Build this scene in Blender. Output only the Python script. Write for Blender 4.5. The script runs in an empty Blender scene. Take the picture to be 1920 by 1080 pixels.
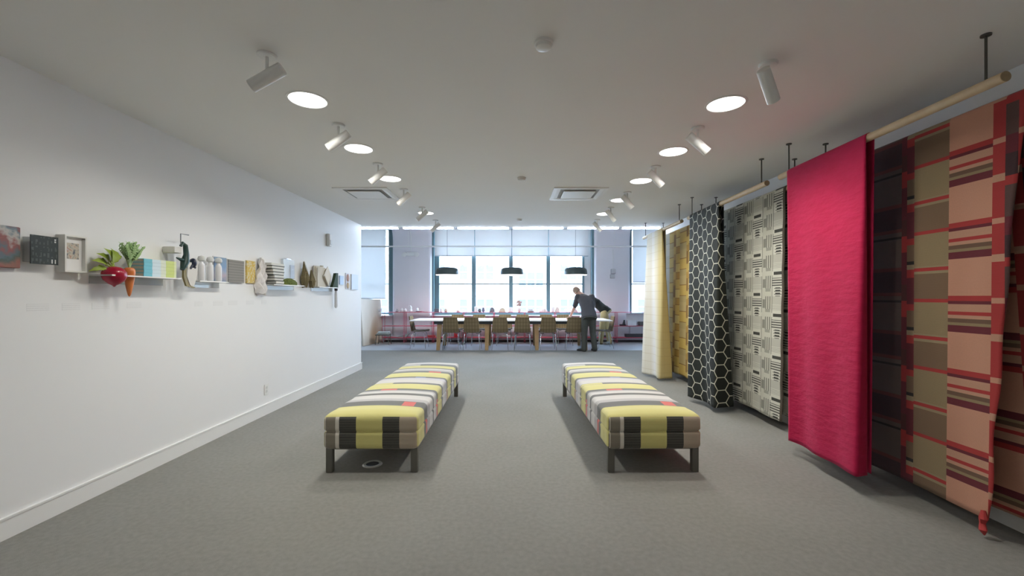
import bpy, math, random
from mathutils import Vector, Matrix, Euler
random.seed(7)
PI = math.pi
scene = bpy.context.scene
col = scene.collection

# ------------------------------------------------------------------ camera
cam_data = bpy.data.cameras.new('camera')
cam_data.sensor_width = 36.0
cam_data.lens = 15.0
cam_data.shift_y = 16 / 1920
cam_data.shift_x = -2 / 1920
cam_data.clip_start = 0.05
cam_data.clip_end = 300
cam = bpy.data.objects.new('camera', cam_data)
col.objects.link(cam)
cam.location = (0, 0, 1.35)
cam.rotation_euler = (PI / 2, 0, 0)
scene.camera = cam

# ------------------------------------------------------------------ sky, sun, exposure
world = bpy.data.worlds.new('overcast_sky')
scene.world = world
world.use_nodes = True
bgn = world.node_tree.nodes['Background']
bgn.inputs[0].default_value = (0.50, 0.695, 1.0, 1)
bgn.inputs[1].default_value = 25.0
sun_data = bpy.data.lights.new('sun', 'SUN')
sun_data.energy = 6.0
sun_data.angle = math.radians(4)
sun_data.color = (1.0, 0.97, 0.92)
sun = bpy.data.objects.new('sun', sun_data)
col.objects.link(sun)
sun.rotation_euler = (math.radians(48), 0, math.radians(-12))
DOWNLIGHT_W = 11.5
SPOT_LEFT_W = 3.8
SPOT_RIGHT_W = 12.0
STRIP_E = 36.0
vs = scene.view_settings
vs.view_transform = 'Standard'
vs.look = 'None'
vs.exposure = 0.14
vs.gamma = 1.0
vs.use_curve_mapping = False
try:
    scene.cycles.use_denoising = True
    scene.cycles.max_bounces = 10
    scene.cycles.diffuse_bounces = 5
    scene.cycles.transparent_max_bounces = 12
    scene.cycles.sample_clamp_indirect = 6.0
    scene.cycles.caustics_reflective = False
    scene.cycles.caustics_refractive = False
except Exception:
    pass

# ------------------------------------------------------------------ node helpers
class NT:
    def __init__(s, mat):
        s.t = mat.node_tree
        s.n = s.t.nodes
        s.bsdf = s.n.get('Principled BSDF')
    def link(s, a, b):
        s.t.links.new(a, b)
    def put(s, sock, v):
        if isinstance(v, (int, float)):
            sock.default_value = v
        elif isinstance(v, (tuple, list)):
            sock.default_value = (v[0], v[1], v[2], 1) if len(sock.default_value) == 4 else v
        else:
            s.link(v, sock)
    def m(s, op, a, b=0.0, c=None):
        nd = s.n.new('ShaderNodeMath'); nd.operation = op
        s.put(nd.inputs[0], a); s.put(nd.inputs[1], b)
        if c is not None: s.put(nd.inputs[2], c)
        return nd.outputs[0]
    def band(s, x, a, b):
        return s.m('MULTIPLY', s.m('GREATER_THAN', x, a), s.m('LESS_THAN', x, b))
    def mul(s, *xs):
        r = xs[0]
        for x in xs[1:]: r = s.m('MULTIPLY', r, x)
        return r
    def mx(s, *xs):
        r = xs[0]
        for x in xs[1:]: r = s.m('MAXIMUM', r, x)
        return r
    def uv(s):
        nd = s.n.new('ShaderNodeTexCoord')
        sp = s.n.new('ShaderNodeSeparateXYZ'); s.link(nd.outputs['UV'], sp.inputs[0])
        return sp.outputs[0], sp.outputs[1]
    def obj(s):
        nd = s.n.new('ShaderNodeTexCoord')
        sp = s.n.new('ShaderNodeSeparateXYZ'); s.link(nd.outputs['Object'], sp.inputs[0])
        return sp.outputs[0], sp.outputs[1], sp.outputs[2]
    def comb(s, x, y, z):
        nd = s.n.new('ShaderNodeCombineXYZ')
        s.put(nd.inputs[0], x); s.put(nd.inputs[1], y); s.put(nd.inputs[2], z)
        return nd.outputs[0]
    def ramp(s, fac, stops, mode='CONSTANT'):
        nd = s.n.new('ShaderNodeValToRGB'); cr = nd.color_ramp; cr.interpolation = mode
        stops = sorted(stops, key=lambda q: q[0])
        while len(cr.elements) < len(stops): cr.elements.new(1.0)
        for e, (p, c) in zip(cr.elements, stops):
            e.position = p; e.color = (c[0], c[1], c[2], 1)
        s.put(nd.inputs[0], fac)
        return nd.outputs[0]
    def mix(s, f, a, b, mode='MIX'):
        nd = s.n.new('ShaderNodeMix'); nd.data_type = 'RGBA'; nd.blend_type = mode
        s.put(nd.inputs[0], f); s.put(nd.inputs[6], a); s.put(nd.inputs[7], b)
        return nd.outputs[2]
    def noise(s, scale, detail=3, vec=None, rough=0.5):
        nd = s.n.new('ShaderNodeTexNoise')
        nd.inputs['Scale'].default_value = scale; nd.inputs['Detail'].default_value = detail
        nd.inputs['Roughness'].default_value = rough
        if vec is None:
            tc = s.n.new('ShaderNodeTexCoord'); vec = tc.outputs['Object']
        s.link(vec, nd.inputs['Vector'])
        return nd.outputs[0]
    def bump(s, h, strength=0.3, dist=0.01):
        nd = s.n.new('ShaderNodeBump')
        nd.inputs['Strength'].default_value = strength; nd.inputs['Distance'].default_value = dist
        s.put(nd.inputs['Height'], h)
        s.link(nd.outputs[0], s.bsdf.inputs['Normal'])
    def base(s, c):
        s.put(s.bsdf.inputs['Base Color'], c)

def newmat(name, rough=0.6, metal=0.0, sheen=0.0):
    m = bpy.data.materials.new(name); m.use_nodes = True
    t = NT(m)
    t.bsdf.inputs['Roughness'].default_value = rough
    t.bsdf.inputs['Metallic'].default_value = metal
    t.bsdf.inputs['Sheen Weight'].default_value = sheen
    return m, t

MATS = {}
def plain(name, c, rough=0.6, metal=0.0, var=0.06, scale=12.0, bump=0.0, bscale=60.0, sheen=0.0):
    if name in MATS: return MATS[name]
    m, t = newmat(name, rough, metal, sheen)
    n = t.noise(scale, 2)
    lo = tuple(x * (1 - var) for x in c); hi = tuple(min(1, x * (1 + var)) for x in c)
    t.base(t.mix(n, lo, hi))
    if bump: t.bump(t.noise(bscale, 3), bump, 0.004)
    MATS[name] = m
    return m

def emit(name, c, strength):
    if name in MATS: return MATS[name]
    m = bpy.data.materials.new(name); m.use_nodes = True
    n = m.node_tree.nodes; n.remove(n['Principled BSDF'])
    e = n.new('ShaderNodeEmission'); e.inputs[0].default_value = (*c, 1); e.inputs[1].default_value = strength
    m.node_tree.links.new(e.outputs[0], n['Material Output'].inputs[0])
    MATS[name] = m
    return m

def glassy(name, tint, gloss=0.06, diffuse=0.0, dcol=(0.9, 0.9, 0.9)):
    if name in MATS: return MATS[name]
    m = bpy.data.materials.new(name); m.use_nodes = True
    n = m.node_tree.nodes; L = m.node_tree.links; n.remove(n['Principled BSDF'])
    tr = n.new('ShaderNodeBsdfTransparent'); tr.inputs[0].default_value = (*tint, 1)
    gl = n.new('ShaderNodeBsdfGlossy'); gl.inputs['Roughness'].default_value = 0.03
    mx = n.new('ShaderNodeMixShader'); mx.inputs[0].default_value = gloss
    L.new(tr.outputs[0], mx.inputs[1]); L.new(gl.outputs[0], mx.inputs[2])
    out = mx.outputs[0]
    if diffuse:
        df = n.new('ShaderNodeBsdfDiffuse'); df.inputs[0].default_value = (*dcol, 1)
        m2 = n.new('ShaderNodeMixShader'); m2.inputs[0].default_value = diffuse
        L.new(out, m2.inputs[1]); L.new(df.outputs[0], m2.inputs[2]); out = m2.outputs[0]
    L.new(out, n['Material Output'].inputs[0])
    MATS[name] = m
    return m

# ------------------------------------------------------------------ mesh helpers
class MB:
    def __init__(s):
        s.v = []; s.f = []; s.mi = []; s.cur = 0
    def _add(s, vs, fs):
        o = len(s.v); s.v += [tuple(p) for p in vs]
        for f in fs:
            s.f.append(tuple(i + o for i in f)); s.mi.append(s.cur)
        return s
    def box(s, x0, x1, y0, y1, z0, z1):
        return s._add([(x0, y0, z0), (x1, y0, z0), (x1, y1, z0), (x0, y1, z0), (x0, y0, z1), (x1, y0, z1), (x1, y1, z1), (x0, y1, z1)],
                      [(0, 3, 2, 1), (4, 5, 6, 7), (0, 1, 5, 4), (1, 2, 6, 5), (2, 3, 7, 6), (3, 0, 4, 7)])
    def hexa(s, p):   # 8 points: bottom ring of four, then top ring of four
        return s._add(p, [(0, 3, 2, 1), (4, 5, 6, 7), (0, 1, 5, 4), (1, 2, 6, 5), (2, 3, 7, 6), (3, 0, 4, 7)])
    def bbox(s, x0, x1, y0, y1, z0, z1, b=0.006):   # box with chamfered edges
        cs = []; o = len(s.v)
        ring = lambda x0, x1, y0, y1, z: [(x0 + b, y0, z), (x1 - b, y0, z), (x1, y0 + b, z), (x1, y1 - b, z), (x1 - b, y1, z), (x0 + b, y1, z), (x0, y1 - b, z), (x0, y0 + b, z)]
        rings = [ring(x0 + b, x1 - b, y0 + b, y1 - b, z0), ring(x0, x1, y0, y1, z0 + b), ring(x0, x1, y0, y1, z1 - b), ring(x0 + b, x1 - b, y0 + b, y1 - b, z1)]
        vs = [p for r in rings for p in r]; fs = [tuple(range(7, -1, -1)), tuple(range(24, 32))]
        for k in range(3):
            for i in range(8):
                j = (i + 1) % 8; fs.append((k * 8 + i, k * 8 + j, k * 8 + 8 + j, k * 8 + 8 + i))
        return s._add(vs, fs)
    def tube(s, pts, rad, n=8, cap=True):
        pts = [Vector(p) for p in pts]
        if isinstance(rad, (int, float)): rad = [rad] * len(pts)
        vs = []; fs = []
        prev = None
        for i, p in enumerate(pts):
            d = (pts[min(i + 1, len(pts) - 1)] - pts[max(i - 1, 0)])
            d = d.normalized() if d.length > 1e-9 else Vector((0, 0, 1))
            if prev is None:
                a = Vector((0, 0, 1)) if abs(d.z) < 0.9 else Vector((1, 0, 0))
                u = d.cross(a).normalized()
            else:
                u = (prev - d * prev.dot(d)).normalized()
            prev = u; w = d.cross(u)
            for k in range(n):
                t = 2 * PI * k / n
                vs.append(p + (u * math.cos(t) + w * math.sin(t)) * rad[i])
        for i in range(len(pts) - 1):
            for k in range(n):
                j = (k + 1) % n
                fs.append((i * n + k, i * n + j, i * n + n + j, i * n + n + k))
        if cap:
            fs.append(tuple(range(n - 1, -1, -1))); fs.append(tuple(range((len(pts) - 1) * n, len(pts) * n)))
        return s._add(vs, fs)
    def loft(s, secs, n=16):
        """secs: (center, radius_a, radius_b, axis_a, axis_b)"""
        vs = []; fs = []
        for c, ra, rb, a, b in secs:
            c = Vector(c); a = Vector(a).normalized(); b = Vector(b).normalized()
            for k in range(n):
                t = 2 * PI * k / n
                vs.append(c + a * (ra * math.cos(t)) + b * (rb * math.sin(t)))
        for i in range(len(secs) - 1):
            for k in range(n):
                j = (k + 1) % n
                fs.append((i * n + k, i * n + j, i * n + n + j, i * n + n + k))
        fs.append(tuple(range(n - 1, -1, -1))); fs.append(tuple(range((len(secs) - 1) * n, len(secs) * n)))
        return s._add(vs, fs)
    def lathe(s, prof, c=(0, 0, 0), n=20, axis='Z'):
        vs = []; fs = []; c = Vector(c)
        for r, h in prof:
            for k in range(n):
                t = 2 * PI * k / n
                q = (r * math.cos(t), r * math.sin(t), h)
                if axis == 'X': q = (h, q[0], q[1])
                if axis == 'Y': q = (q[0], h, q[1])
                vs.append(c + Vector(q))
        for i in range(len(prof) - 1):
            for k in range(n):
                j = (k + 1) % n
                fs.append((i * n + k, i * n + j, i * n + n + j, i * n + n + k))
        fs.append(tuple(range(n - 1, -1, -1))); fs.append(tuple(range((len(prof) - 1) * n, len(prof) * n)))
        return s._add(vs, fs)
    def ball(s, c, rx, ry=None, rz=None, n=14, m=8):
        ry = ry or rx; rz = rz or rx
        vs = []; fs = []
        for i in range(1, m):
            a = PI * i / m
            for k in range(n):
                t = 2 * PI * k / n
                vs.append((c[0] + rx * math.sin(a) * math.cos(t), c[1] + ry * math.sin(a) * math.sin(t), c[2] + rz * math.cos(a)))
        vs += [(c[0], c[1], c[2] + rz), (c[0], c[1], c[2] - rz)]
        T = len(vs) - 2; B = T + 1
        for i in range(m - 2):
            for k in range(n):
                j = (k + 1) % n
                fs.append((i * n + k, i * n + n + k, i * n + n + j, i * n + j))
        for k in range(n):
            j = (k + 1) % n
            fs.append((T, k, j)); fs.append((B, (m - 2) * n + j, (m - 2) * n + k))
        return s._add(vs, fs)
    def prism(s, poly, a0, a1, axis='Y'):
        """poly in the two other axes (XZ for Y, YZ for X, XY for Z)"""
        n = len(poly)
        def P(p, a):
            if axis == 'Y': return (p[0], a, p[1])
            if axis == 'X': return (a, p[0], p[1])
            return (p[0], p[1], a)
        vs = [P(p, a0) for p in poly] + [P(p, a1) for p in poly]
        fs = [tuple(range(n)), tuple(range(2 * n - 1, n - 1, -1))]
        for i in range(n):
            j = (i + 1) % n; fs.append((i, i + n, j + n, j))
        return s._add(vs, fs)
    def mesh(s, name, mats, smooth=False):
        me = bpy.data.meshes.new(name)
        me.from_pydata(s.v, [], s.f)
        if not isinstance(mats, (list, tuple)): mats = [mats]
        for m in mats: me.materials.append(m)
        if len(mats) > 1: me.polygons.foreach_set('material_index', s.mi)
        if smooth:
            me.polygons.foreach_set('use_smooth', [True] * len(me.polygons))
            me.set_sharp_from_angle(angle=math.radians(40))
        me.update()
        return me
    def build(s, name, mats, parent=None, smooth=False):
        return link(name, s.mesh(name, mats, smooth), parent)

def link(name, me, parent=None):
    o = bpy.data.objects.new(name, me); col.objects.link(o)
    if parent is not None: o.parent = parent
    return o
def tag(o, label=None, cat=None, group=None, kind=None):
    if label: o['label'] = label
    if cat: o['category'] = cat
    if group: o['group'] = group
    if kind: o['kind'] = kind
    return o
def thing(name, loc, label, cat, group=None, rz=0.0):
    o = bpy.data.objects.new(name, None); o.empty_display_size = 0.1
    col.objects.link(o); o.location = loc; o.rotation_euler = (0, 0, rz)
    return tag(o, label, cat, group)
def copy_tree(o, parent=None):
    c = o.copy(); col.objects.link(c); c.parent = parent
    for ch in [x for x in bpy.data.objects if x.parent == o]:
        copy_tree(ch, c)
    return c
def struct(name, mb, mat, label=None, smooth=False, parent=None):
    o = mb.build(name, mat, parent, smooth)
    if parent is None: o['kind'] = 'structure'
    if label: o['label'] = label
    return o
ORD = ['first', 'second', 'third', 'fourth', 'fifth', 'sixth', 'seventh', 'eighth', 'ninth', 'tenth']

# ------------------------------------------------------------------ surface materials
WHITE = plain('white_wall_paint', (0.80, 0.80, 0.80), 0.55, var=0.012, scale=3, bump=0.04, bscale=220)
CEIL = plain('ceiling_paint', (0.83, 0.825, 0.80), 0.7, var=0.015, scale=2, bump=0.03, bscale=150)
BASEB = plain('baseboard_paint', (0.80, 0.80, 0.79), 0.35, var=0.01)
PIER = plain('pier_plaster', (0.76, 0.74, 0.77), 0.6, var=0.02, scale=3)
TRIMW = plain('white_fixture', (0.78, 0.78, 0.76), 0.4, var=0.01)
TEAL = plain('teal_window_paint', (0.12, 0.20, 0.22), 0.4, var=0.08)
DARKMETAL = plain('dark_rod_metal', (0.10, 0.10, 0.09), 0.4, 0.6)
LEGMETAL = plain('bench_leg_metal', (0.13, 0.127, 0.11), 0.45, 0.3)
CHROME = plain('chrome', (0.55, 0.56, 0.58), 0.25, 1.0)
DOWEL = plain('pale_dowel_wood', (0.62, 0.47, 0.29), 0.5, var=0.12, scale=20)
OAK = plain('oak_leg', (0.36, 0.215, 0.09), 0.5, var=0.15, scale=14)
BLACK = plain('black_plastic', (0.02, 0.02, 0.022), 0.5)

m, t = newmat('carpet', 0.95)
n1 = t.noise(420, 3); n2 = t.noise(34, 4); n3 = t.noise(1.1, 2)
g = t.ramp(n1, [(0.30, (0.155, 0.15, 0.138)), (0.70, (0.335, 0.325, 0.30))], 'LINEAR')
g = t.mix(0.5, g, t.ramp(n2, [(0.3, (0.20, 0.195, 0.18)), (0.7, (0.285, 0.277, 0.258))], 'LINEAR'))
g = t.mix(0.16, g, t.ramp(n3, [(0.35, (0.19, 0.185, 0.17)), (0.65, (0.30, 0.295, 0.28))], 'LINEAR'))
t.base(g); t.bump(n1, 0.5, 0.004)
t.bsdf.inputs['Specular IOR Level'].default_value = 0.15
CARPET = m
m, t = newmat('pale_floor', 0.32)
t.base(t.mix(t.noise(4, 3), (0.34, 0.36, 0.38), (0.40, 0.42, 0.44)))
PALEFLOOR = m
GLASS = glassy('window_glass', (0.97, 0.99, 0.99), 0.05)

# ------------------------------------------------------------------ room shell
LX, RX, H = -2.83, 2.92, 2.682
LEND, REND, CEND = 7.95, 8.42, 8.20
UP = 3.60
struct('floor', MB().box(-7, 7, -4.2, 10.72, -0.12, 0), CARPET)
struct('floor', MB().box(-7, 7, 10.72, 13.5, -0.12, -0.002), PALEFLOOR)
struct('ceiling', MB().box(-7, 7, -4.2, CEND, H, UP + 0.2), CEIL)
struct('ceiling', MB().box(-7, 7, CEND, 13.8, UP, UP + 0.2), CEIL)
struct('wall_left', MB().box(-7, LX, -4.2, LEND, 0, H), WHITE)
struct('wall_right', MB().box(RX, 7, -4.2, REND, 0, H), WHITE)
struct('wall_rear', MB().box(-7, 7, -4.4, -4.2, -0.1, UP), WHITE)
struct('wall_far_left', MB().box(-7.2, -7, -4.2, 13.8, -0.1, UP), WHITE)
struct('wall_far_right', MB().box(7, 7.2, -4.2, 13.8, -0.1, UP), WHITE)
bl = MB().box(LX, LX + 0.014, -4.2, LEND, 0, 0.118)
bl.box(LX, LX + 0.018, -4.2, LEND + 0.012, 0.112, 0.124).box(LX - 0.5, LX + 0.014, LEND, LEND + 0.012, 0, 0.118)
struct('baseboard_left', bl, BASEB)
br = MB().box(RX - 0.014, RX, -4.2, REND, 0, 0.118).box(RX - 0.018, RX, -4.2, REND, 0.112, 0.124)
struct('baseboard_right', br, BASEB)

# far wall: piers with a cove at the top, sill walls and lintels
PY = 12.90
def pier(x0, x1):
    prof = [(PY, 0.0), (PY, 3.04)]
    for k in range(1, 9):
        a = PI / 2 * k / 8
        prof.append((PY - 0.56 * (1 - math.cos(a)), 3.04 + 0.56 * math.sin(a)))
    prof += [(13.7, UP), (13.7, 0)]
    b = MB()
    # plan outline with rounded near corners, swept up the coved profile
    r = 0.10
    left = [(x0, 0.60)] + [(x0 + r * (1 - math.cos(a)), r * (1 - math.sin(a))) for a in [PI / 2 * k / 5 for k in range(6)]]
    right = [(x1 - (p[0] - x0), p[1]) for p in reversed(left)]
    outl = left + right
    vs = []; fs = []
    lev = prof[:-2]
    for (y, z) in lev:
        for (px, dy) in outl:
            vs.append((px, y + dy if dy < 0.5 else 13.7, z))
    n = len(outl)
    for i in range(len(lev) - 1):
        for k in range(n - 1):
            fs.append((i * n + k, i * n + k + 1, i * n + n + k + 1, i * n + n + k))
        fs.append((i * n + n - 1, i * n, i * n + n, i * n + 2 * n - 1))
    fs.append(tuple(range(n))[::-1]); fs.append(tuple(range((len(lev) - 1) * n, len(lev) * n)))
    b._add(vs, fs)
    return struct('wall_back', b, PIER, smooth=True)
pier(-3.66, -2.47)
pier(2.46, 3.55)
struct('wall_back', MB().box(-7, -5.4, PY, 13.7, 0, UP), PIER)
struct('wall_back', MB().box(5.4, 7, PY, 13.7, 0, UP), PIER)
for (a, b) in ((-5.4, -3.66), (-2.47, 2.46), (3.55, 5.4)):
    struct('wall_back', MB().box(a, b, PY + 0.02, 13.7, 0, 0.78), PIER)
    struct('wall_back', MB().box(a, b, PY + 0.02, 13.7, 3.46, UP), PIER)
    struct('trim_1', MB().bbox(a + 0.002, b - 0.002, PY - 0.16, PY + 0.16, 0.742, 0.785, 0.008), TRIMW)

# windows
WZ0, WZ1, WY = 0.80, 3.46, 13.22
wn = [0]
def window(x0, x1, zmid=1.735, jl=0.03, jr=0.03):
    wn[0] += 1
    r = bpy.data.objects.new('window_%d' % wn[0], None); col.objects.link(r); r['kind'] = 'structure'
    r.location = ((x0 + x1) / 2, WY, WZ0)
    w = (x1 - x0) / 2; h = WZ1 - WZ0; zm = zmid - WZ0
    f = MB()
    f.box(-w, -w + jl, -0.05, 0.08, 0, h).box(w - jr, w, -0.05, 0.08, 0, h)
    f.box(-w + jl, w - jr, -0.05, 0.08, 0, 0.05).box(-w + jl, w - jr, -0.05, 0.08, h - 0.05, h)
    f.build('frame', TEAL, r)
    s = MB().box(-w + jl, w - jr, -0.03, 0.03, zm - 0.02, zm + 0.02); s.build('meeting_rail', TEAL, r)
    MB().box(-w + jl, w - jr, 0.0, 0.006, 0.05, zm - 0.02).build('lower_pane', GLASS, r)
    MB().box(-w + jl, w - jr, 0.02, 0.026, zm + 0.02, h - 0.05).build('upper_pane', GLASS, r)
    return r
# the middle opening: four sashes between dark posts
window(-5.40, -3.62, jr=0.10)
E4 = [-2.42, -1.215, -0.065, 1.09, 2.20]
for i in range(4):
    window(E4[i], E4[i + 1], jl=0.14 if i == 0 else 0.062, jr=0.062)
window(3.50, 5.40, jl=0.17)
tm = MB().box(-2.475, -2.42, PY + 0.10, 13.3, 0.785, 3.46)
struct('trim_2', tm, TEAL)
struct('trim_3', MB().box(2.40, 2.465, PY + 0.08, 13.3, 0.785, 3.46), TEAL)
struct('trim_4', MB().box(2.20, 2.40, WY - 0.02, 13.3, 0.785, 3.46), TRIMW)
struct('trim_5', MB().box(-2.47, 2.46, WY - 0.14, WY + 0.05, 0.785, 0.86), TEAL)
struct('trim_6', MB().box(3.545, 3.62, PY + 0.10, 13.3, 0.785, 3.46), TEAL)
struct('trim_7', MB().box(-3.80, -3.66, PY + 0.12, 13.3, 0.785, 3.46), TEAL)
# portals only guide the sampling of sky light through the openings
for (a, b) in ((-5.4, -3.66), (-2.47, 2.46), (3.55, 5.4)):
    pd = bpy.data.lights.new('window_portal', 'AREA'); pd.shape = 'RECTANGLE'
    pd.size = b - a; pd.size_y = 2.66; pd.cycles.is_portal = True
    po = bpy.data.objects.new('window_portal', pd); col.objects.link(po)
    po.location = ((a + b) / 2, 13.45, 2.13); po.rotation_euler = (-PI / 2, 0, 0)

# ------------------------------------------------------------------ opposite building
m, t = newmat('pale_facade', 0.9)
t.base(t.mix(t.noise(0.4, 3), (0.80, 0.80, 0.76), (0.86, 0.86, 0.83)))
FACADE = m
FWIN = plain('facade_window_glass', (0.055, 0.075, 0.085), 0.6, var=0.2, scale=0.8)
FY = 50.0
bld = thing('opposite_building', (0, FY, -12), 'pale stone building across the street seen through the wide window', 'building')
f = MB().box(-40, 40, 0, 6, 0, 34)
f.build('wall', FACADE, bld)
for z in (9.2, 13.35, 17.4, 21.5):
    MB().box(-40, 40, -0.35, 0, z - 0.15, z + 0.15).build('cornice', FACADE, bld)
fw = MB().box(-0.42, 0.42, -0.05, 0.05, -0.85, 0.85).mesh('window', FWIN)
ff = MB()
ff.box(-0.50, -0.42, -0.10, 0.05, -0.93, 0.93).box(0.42, 0.50, -0.10, 0.05, -0.93, 0.93).box(-0.42, 0.42, -0.10, 0.05, -0.04, 0.04)
ff.box(-0.42, 0.42, -0.10, 0.05, 0.85, 0.93).box(-0.55, 0.55, -0.18, 0.05, -1.0, -0.93)
fm = ff.mesh('window_frame', FACADE)
for px in (-12.4, -10.6, -8.4, -5.8, -3.8, -2.75, 1.1, 2.1, 3.1, 5.95, 6.95, 7.95, 11.2, 12.2, 15.0, -15, -16.1):
    for pz in (8.1, 12.15, 16.2, 20.3):
        zz = pz - 0.9 if (0 < px < 4 and pz > 15) else pz
        o = link('window', fw, bld); o.location = (px, -0.03, zz)
        q = link('window_frame', fm, o)
tag(MB().box(-60, 60, 14, 56, -12.4, -12).build('street', plain('asphalt', (0.18, 0.18, 0.18), 0.9)), kind='structure')

# ------------------------------------------------------------------ blinds
m = bpy.data.materials.new('blind_fabric'); m.use_nodes = True
n = m.node_tree.nodes; n.remove(n['Principled BSDF'])
df = n.new('ShaderNodeBsdfDiffuse'); df.inputs[0].default_value = (0.80, 0.79, 0.77, 1)
tl = n.new('ShaderNodeBsdfTranslucent'); tl.inputs[0].default_value = (0.84, 0.80, 0.75, 1)
mx = n.new('ShaderNodeMixShader'); mx.inputs[0].default_value = 0.10
m.node_tree.links.new(df.outputs[0], mx.inputs[1]); m.node_tree.links.new(tl.outputs[0], mx.inputs[2])
m.node_tree.links.new(mx.outputs[0], n['Material Output'].inputs[0])
BLIND = m
def blind(x0, x1, zb, label):
    r = thing('roller_blind', ((x0 + x1) / 2, 13.06, zb), label, 'blind', 'roller blinds at the windows')
    w = (x1 - x0) / 2; h = 3.45 - zb
    nx, nz = 10, 12
    b = MB(); vs = []; fs = []
    for j in range(nz + 1):
        for i in range(nx + 1):
            vs.append((-w + 2 * w * i / nx, 0.004 * math.sin(i * 1.3 + j * 0.7), h * j / nz))
    for j in range(nz):
        for i in range(nx):
            a = j * (nx + 1) + i; fs.append((a, a + 1, a + nx + 2, a + nx + 1))
    b._add(vs, fs).build('fabric', BLIND, r, True)
    MB().box(-w, w, -0.010, 0.012, -0.018, 0.012).build('hem_bar', plain('blind_bar', (0.55, 0.57, 0.6), 0.5), r)
    MB().tube([(-w, 0.0, h - 0.03), (w, 0.0, h - 0.03)], 0.028, 10).build('roller', TRIMW, r)
blind(-5.38, -3.90, 1.29, 'long roller blind lowered most of the way, above the leaning wood panel')
BL = [(-2.40, -1.185), (-1.165, -0.05), (-0.03, 1.075), (1.095, 2.30)]
for i, (a, b) in enumerate(BL):
    blind(a, b, 2.595, 'half raised roller blind, %s of four in the wide window from the leaning panel side' % ORD[i])
blind(3.66, 5.38, 1.79, 'half lowered roller blind at the window beside the cream cloth')

# ------------------------------------------------------------------ ceiling fittings
DIFF = emit('downlight_diffuser', (1.0, 0.97, 0.93), 6.0)
def downlight_proto():
    r = thing('downlight', (0, 0, 0), '', 'ceiling light', 'round recessed downlights')
    ring = MB()
    n = 32; vs = []; fs = []
    for (rad, z) in ((0.116, 0.0), (0.122, -0.006), (0.134, -0.004), (0.136, 0.0)):
        for k in range(n):
            a = 2 * PI * k / n; vs.append((rad * math.cos(a), rad * math.sin(a), z))
    for i in range(3):
        for k in range(n):
            j = (k + 1) % n; fs.append((i * n + k, i * n + n + k, i * n + n + j, i * n + j))
    ring._add(vs, fs).build('trim_ring', TRIMW, r, True)
    MB().lathe([(0.116, -0.004), (0.116, -0.002)], n=32).build('diffuser', DIFF, r)
    ld = bpy.data.lights.new('downlight_lamp', 'AREA'); ld.shape = 'DISK'; ld.size = 0.22
    ld.energy = DOWNLIGHT_W; ld.color = (1.0, 0.98, 0.90); ld.spread = math.radians(150)
    lo = bpy.data.objects.new('lamp', ld); col.objects.link(lo); lo.parent = r; lo.location = (0, 0, -0.008)
    return r
dproto = downlight_proto(); dfirst = [True]
def downlight(x, y, label):
    r = dproto if dfirst[0] else copy_tree(dproto)
    dfirst[0] = False
    r.location = (x, y, H); r['label'] = label
for i, y in enumerate((6.80, 4.82, 3.84, 2.89)):
    downlight(-1.39, y, 'bright round downlight on the white display wall side, %s from the window end' % ORD[i])
for i, y in enumerate((6.87, 5.89, 4.91, 3.92, 2.95)):
    downlight(1.47, y, 'bright round downlight on the hanging fabric side, %s from the window end' % ORD[i])
for i, y in enumerate((-0.4, -2.2)):
    downlight(-1.39, y, 'bright round downlight on the white display wall side behind the viewer, %s' % ORD[i])
    if i: downlight(1.47, y, 'bright round downlight on the hanging fabric side behind the viewer')

LENS = emit('spot_lens', (1.0, 0.95, 0.86), 5.0)
def spotlight(x, y, aim, power, label, beam=76):
    r = thing('spotlight', (x, y, H), label, 'spotlight', 'ceiling spotlights')
    MB().lathe([(0.050, 0.0), (0.050, -0.008), (0.044, -0.014)], n=20).build('canopy', TRIMW, r, True)
    d = (Vector(aim) - Vector((x, y, H - 0.13))).normalized()
    c = Vector((0, 0, -0.125))
    MB().tube([(0, 0, -0.012), (0, 0, -0.07), c], [0.009, 0.009, 0.009], 10).build('stem', TRIMW, r, True)
    u = d.cross(Vector((0, 0, 1))).normalized(); w = u.cross(d).normalized()
    R = 0.035; secs = []
    for (tt, rr) in ((-0.10, R - 0.004), (-0.096, R), (0.10, R), (0.10, R - 0.004), (0.075, R - 0.006)):
        secs.append((c + d * tt, rr, rr, u, w))
    tube = MB().loft(secs, 20).build('tube_body', TRIMW, r, True)
    MB().loft([(c + d * 0.079, R - 0.007, R - 0.007, u, w), (c + d * 0.081, R - 0.007, R - 0.007, u, w)], 16).build('lens', LENS, tube)
    ld = bpy.data.lights.new('spot_lamp', 'SPOT'); ld.energy = power; ld.spot_size = math.radians(beam); ld.spot_blend = 0.9
    ld.shadow_soft_size = 0.03; ld.color = (1.0, 0.93, 0.82)
    lo = bpy.data.objects.new('lamp', ld); col.objects.link(lo); lo.parent = r
    lo.location = c + d * 0.105
    lo.rotation_euler = d.to_track_quat('-Z', 'Y').to_euler()
for i, (y, ay, az) in enumerate(((7.45, 7.4, 1.2), (6.36, 6.2, 1.2), (5.29, 5.2, 1.2), (4.28, 4.2, 1.25), (3.31, 3.28, 1.5), (2.35, 2.35, 1.72))):
    spotlight(-1.355, y, (-2.83, ay, az), SPOT_LEFT_W, 'white tube spotlight aimed at the display wall, %s from the window end' % ORD[i])
for i, (y, ay, az) in enumerate(((7.40, 7.4, 1.5), (6.38, 6.7, 1.5), (5.45, 5.45, 1.5), (4.37, 4.45, 1.65), (3.37, 3.35, 1.75), (2.44, 3.15, 1.45))):
    spotlight(1.46, y, (2.37, ay, az), SPOT_RIGHT_W, 'white tube spotlight aimed at the hanging fabrics, %s from the window end' % ORD[i], 58)

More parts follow.
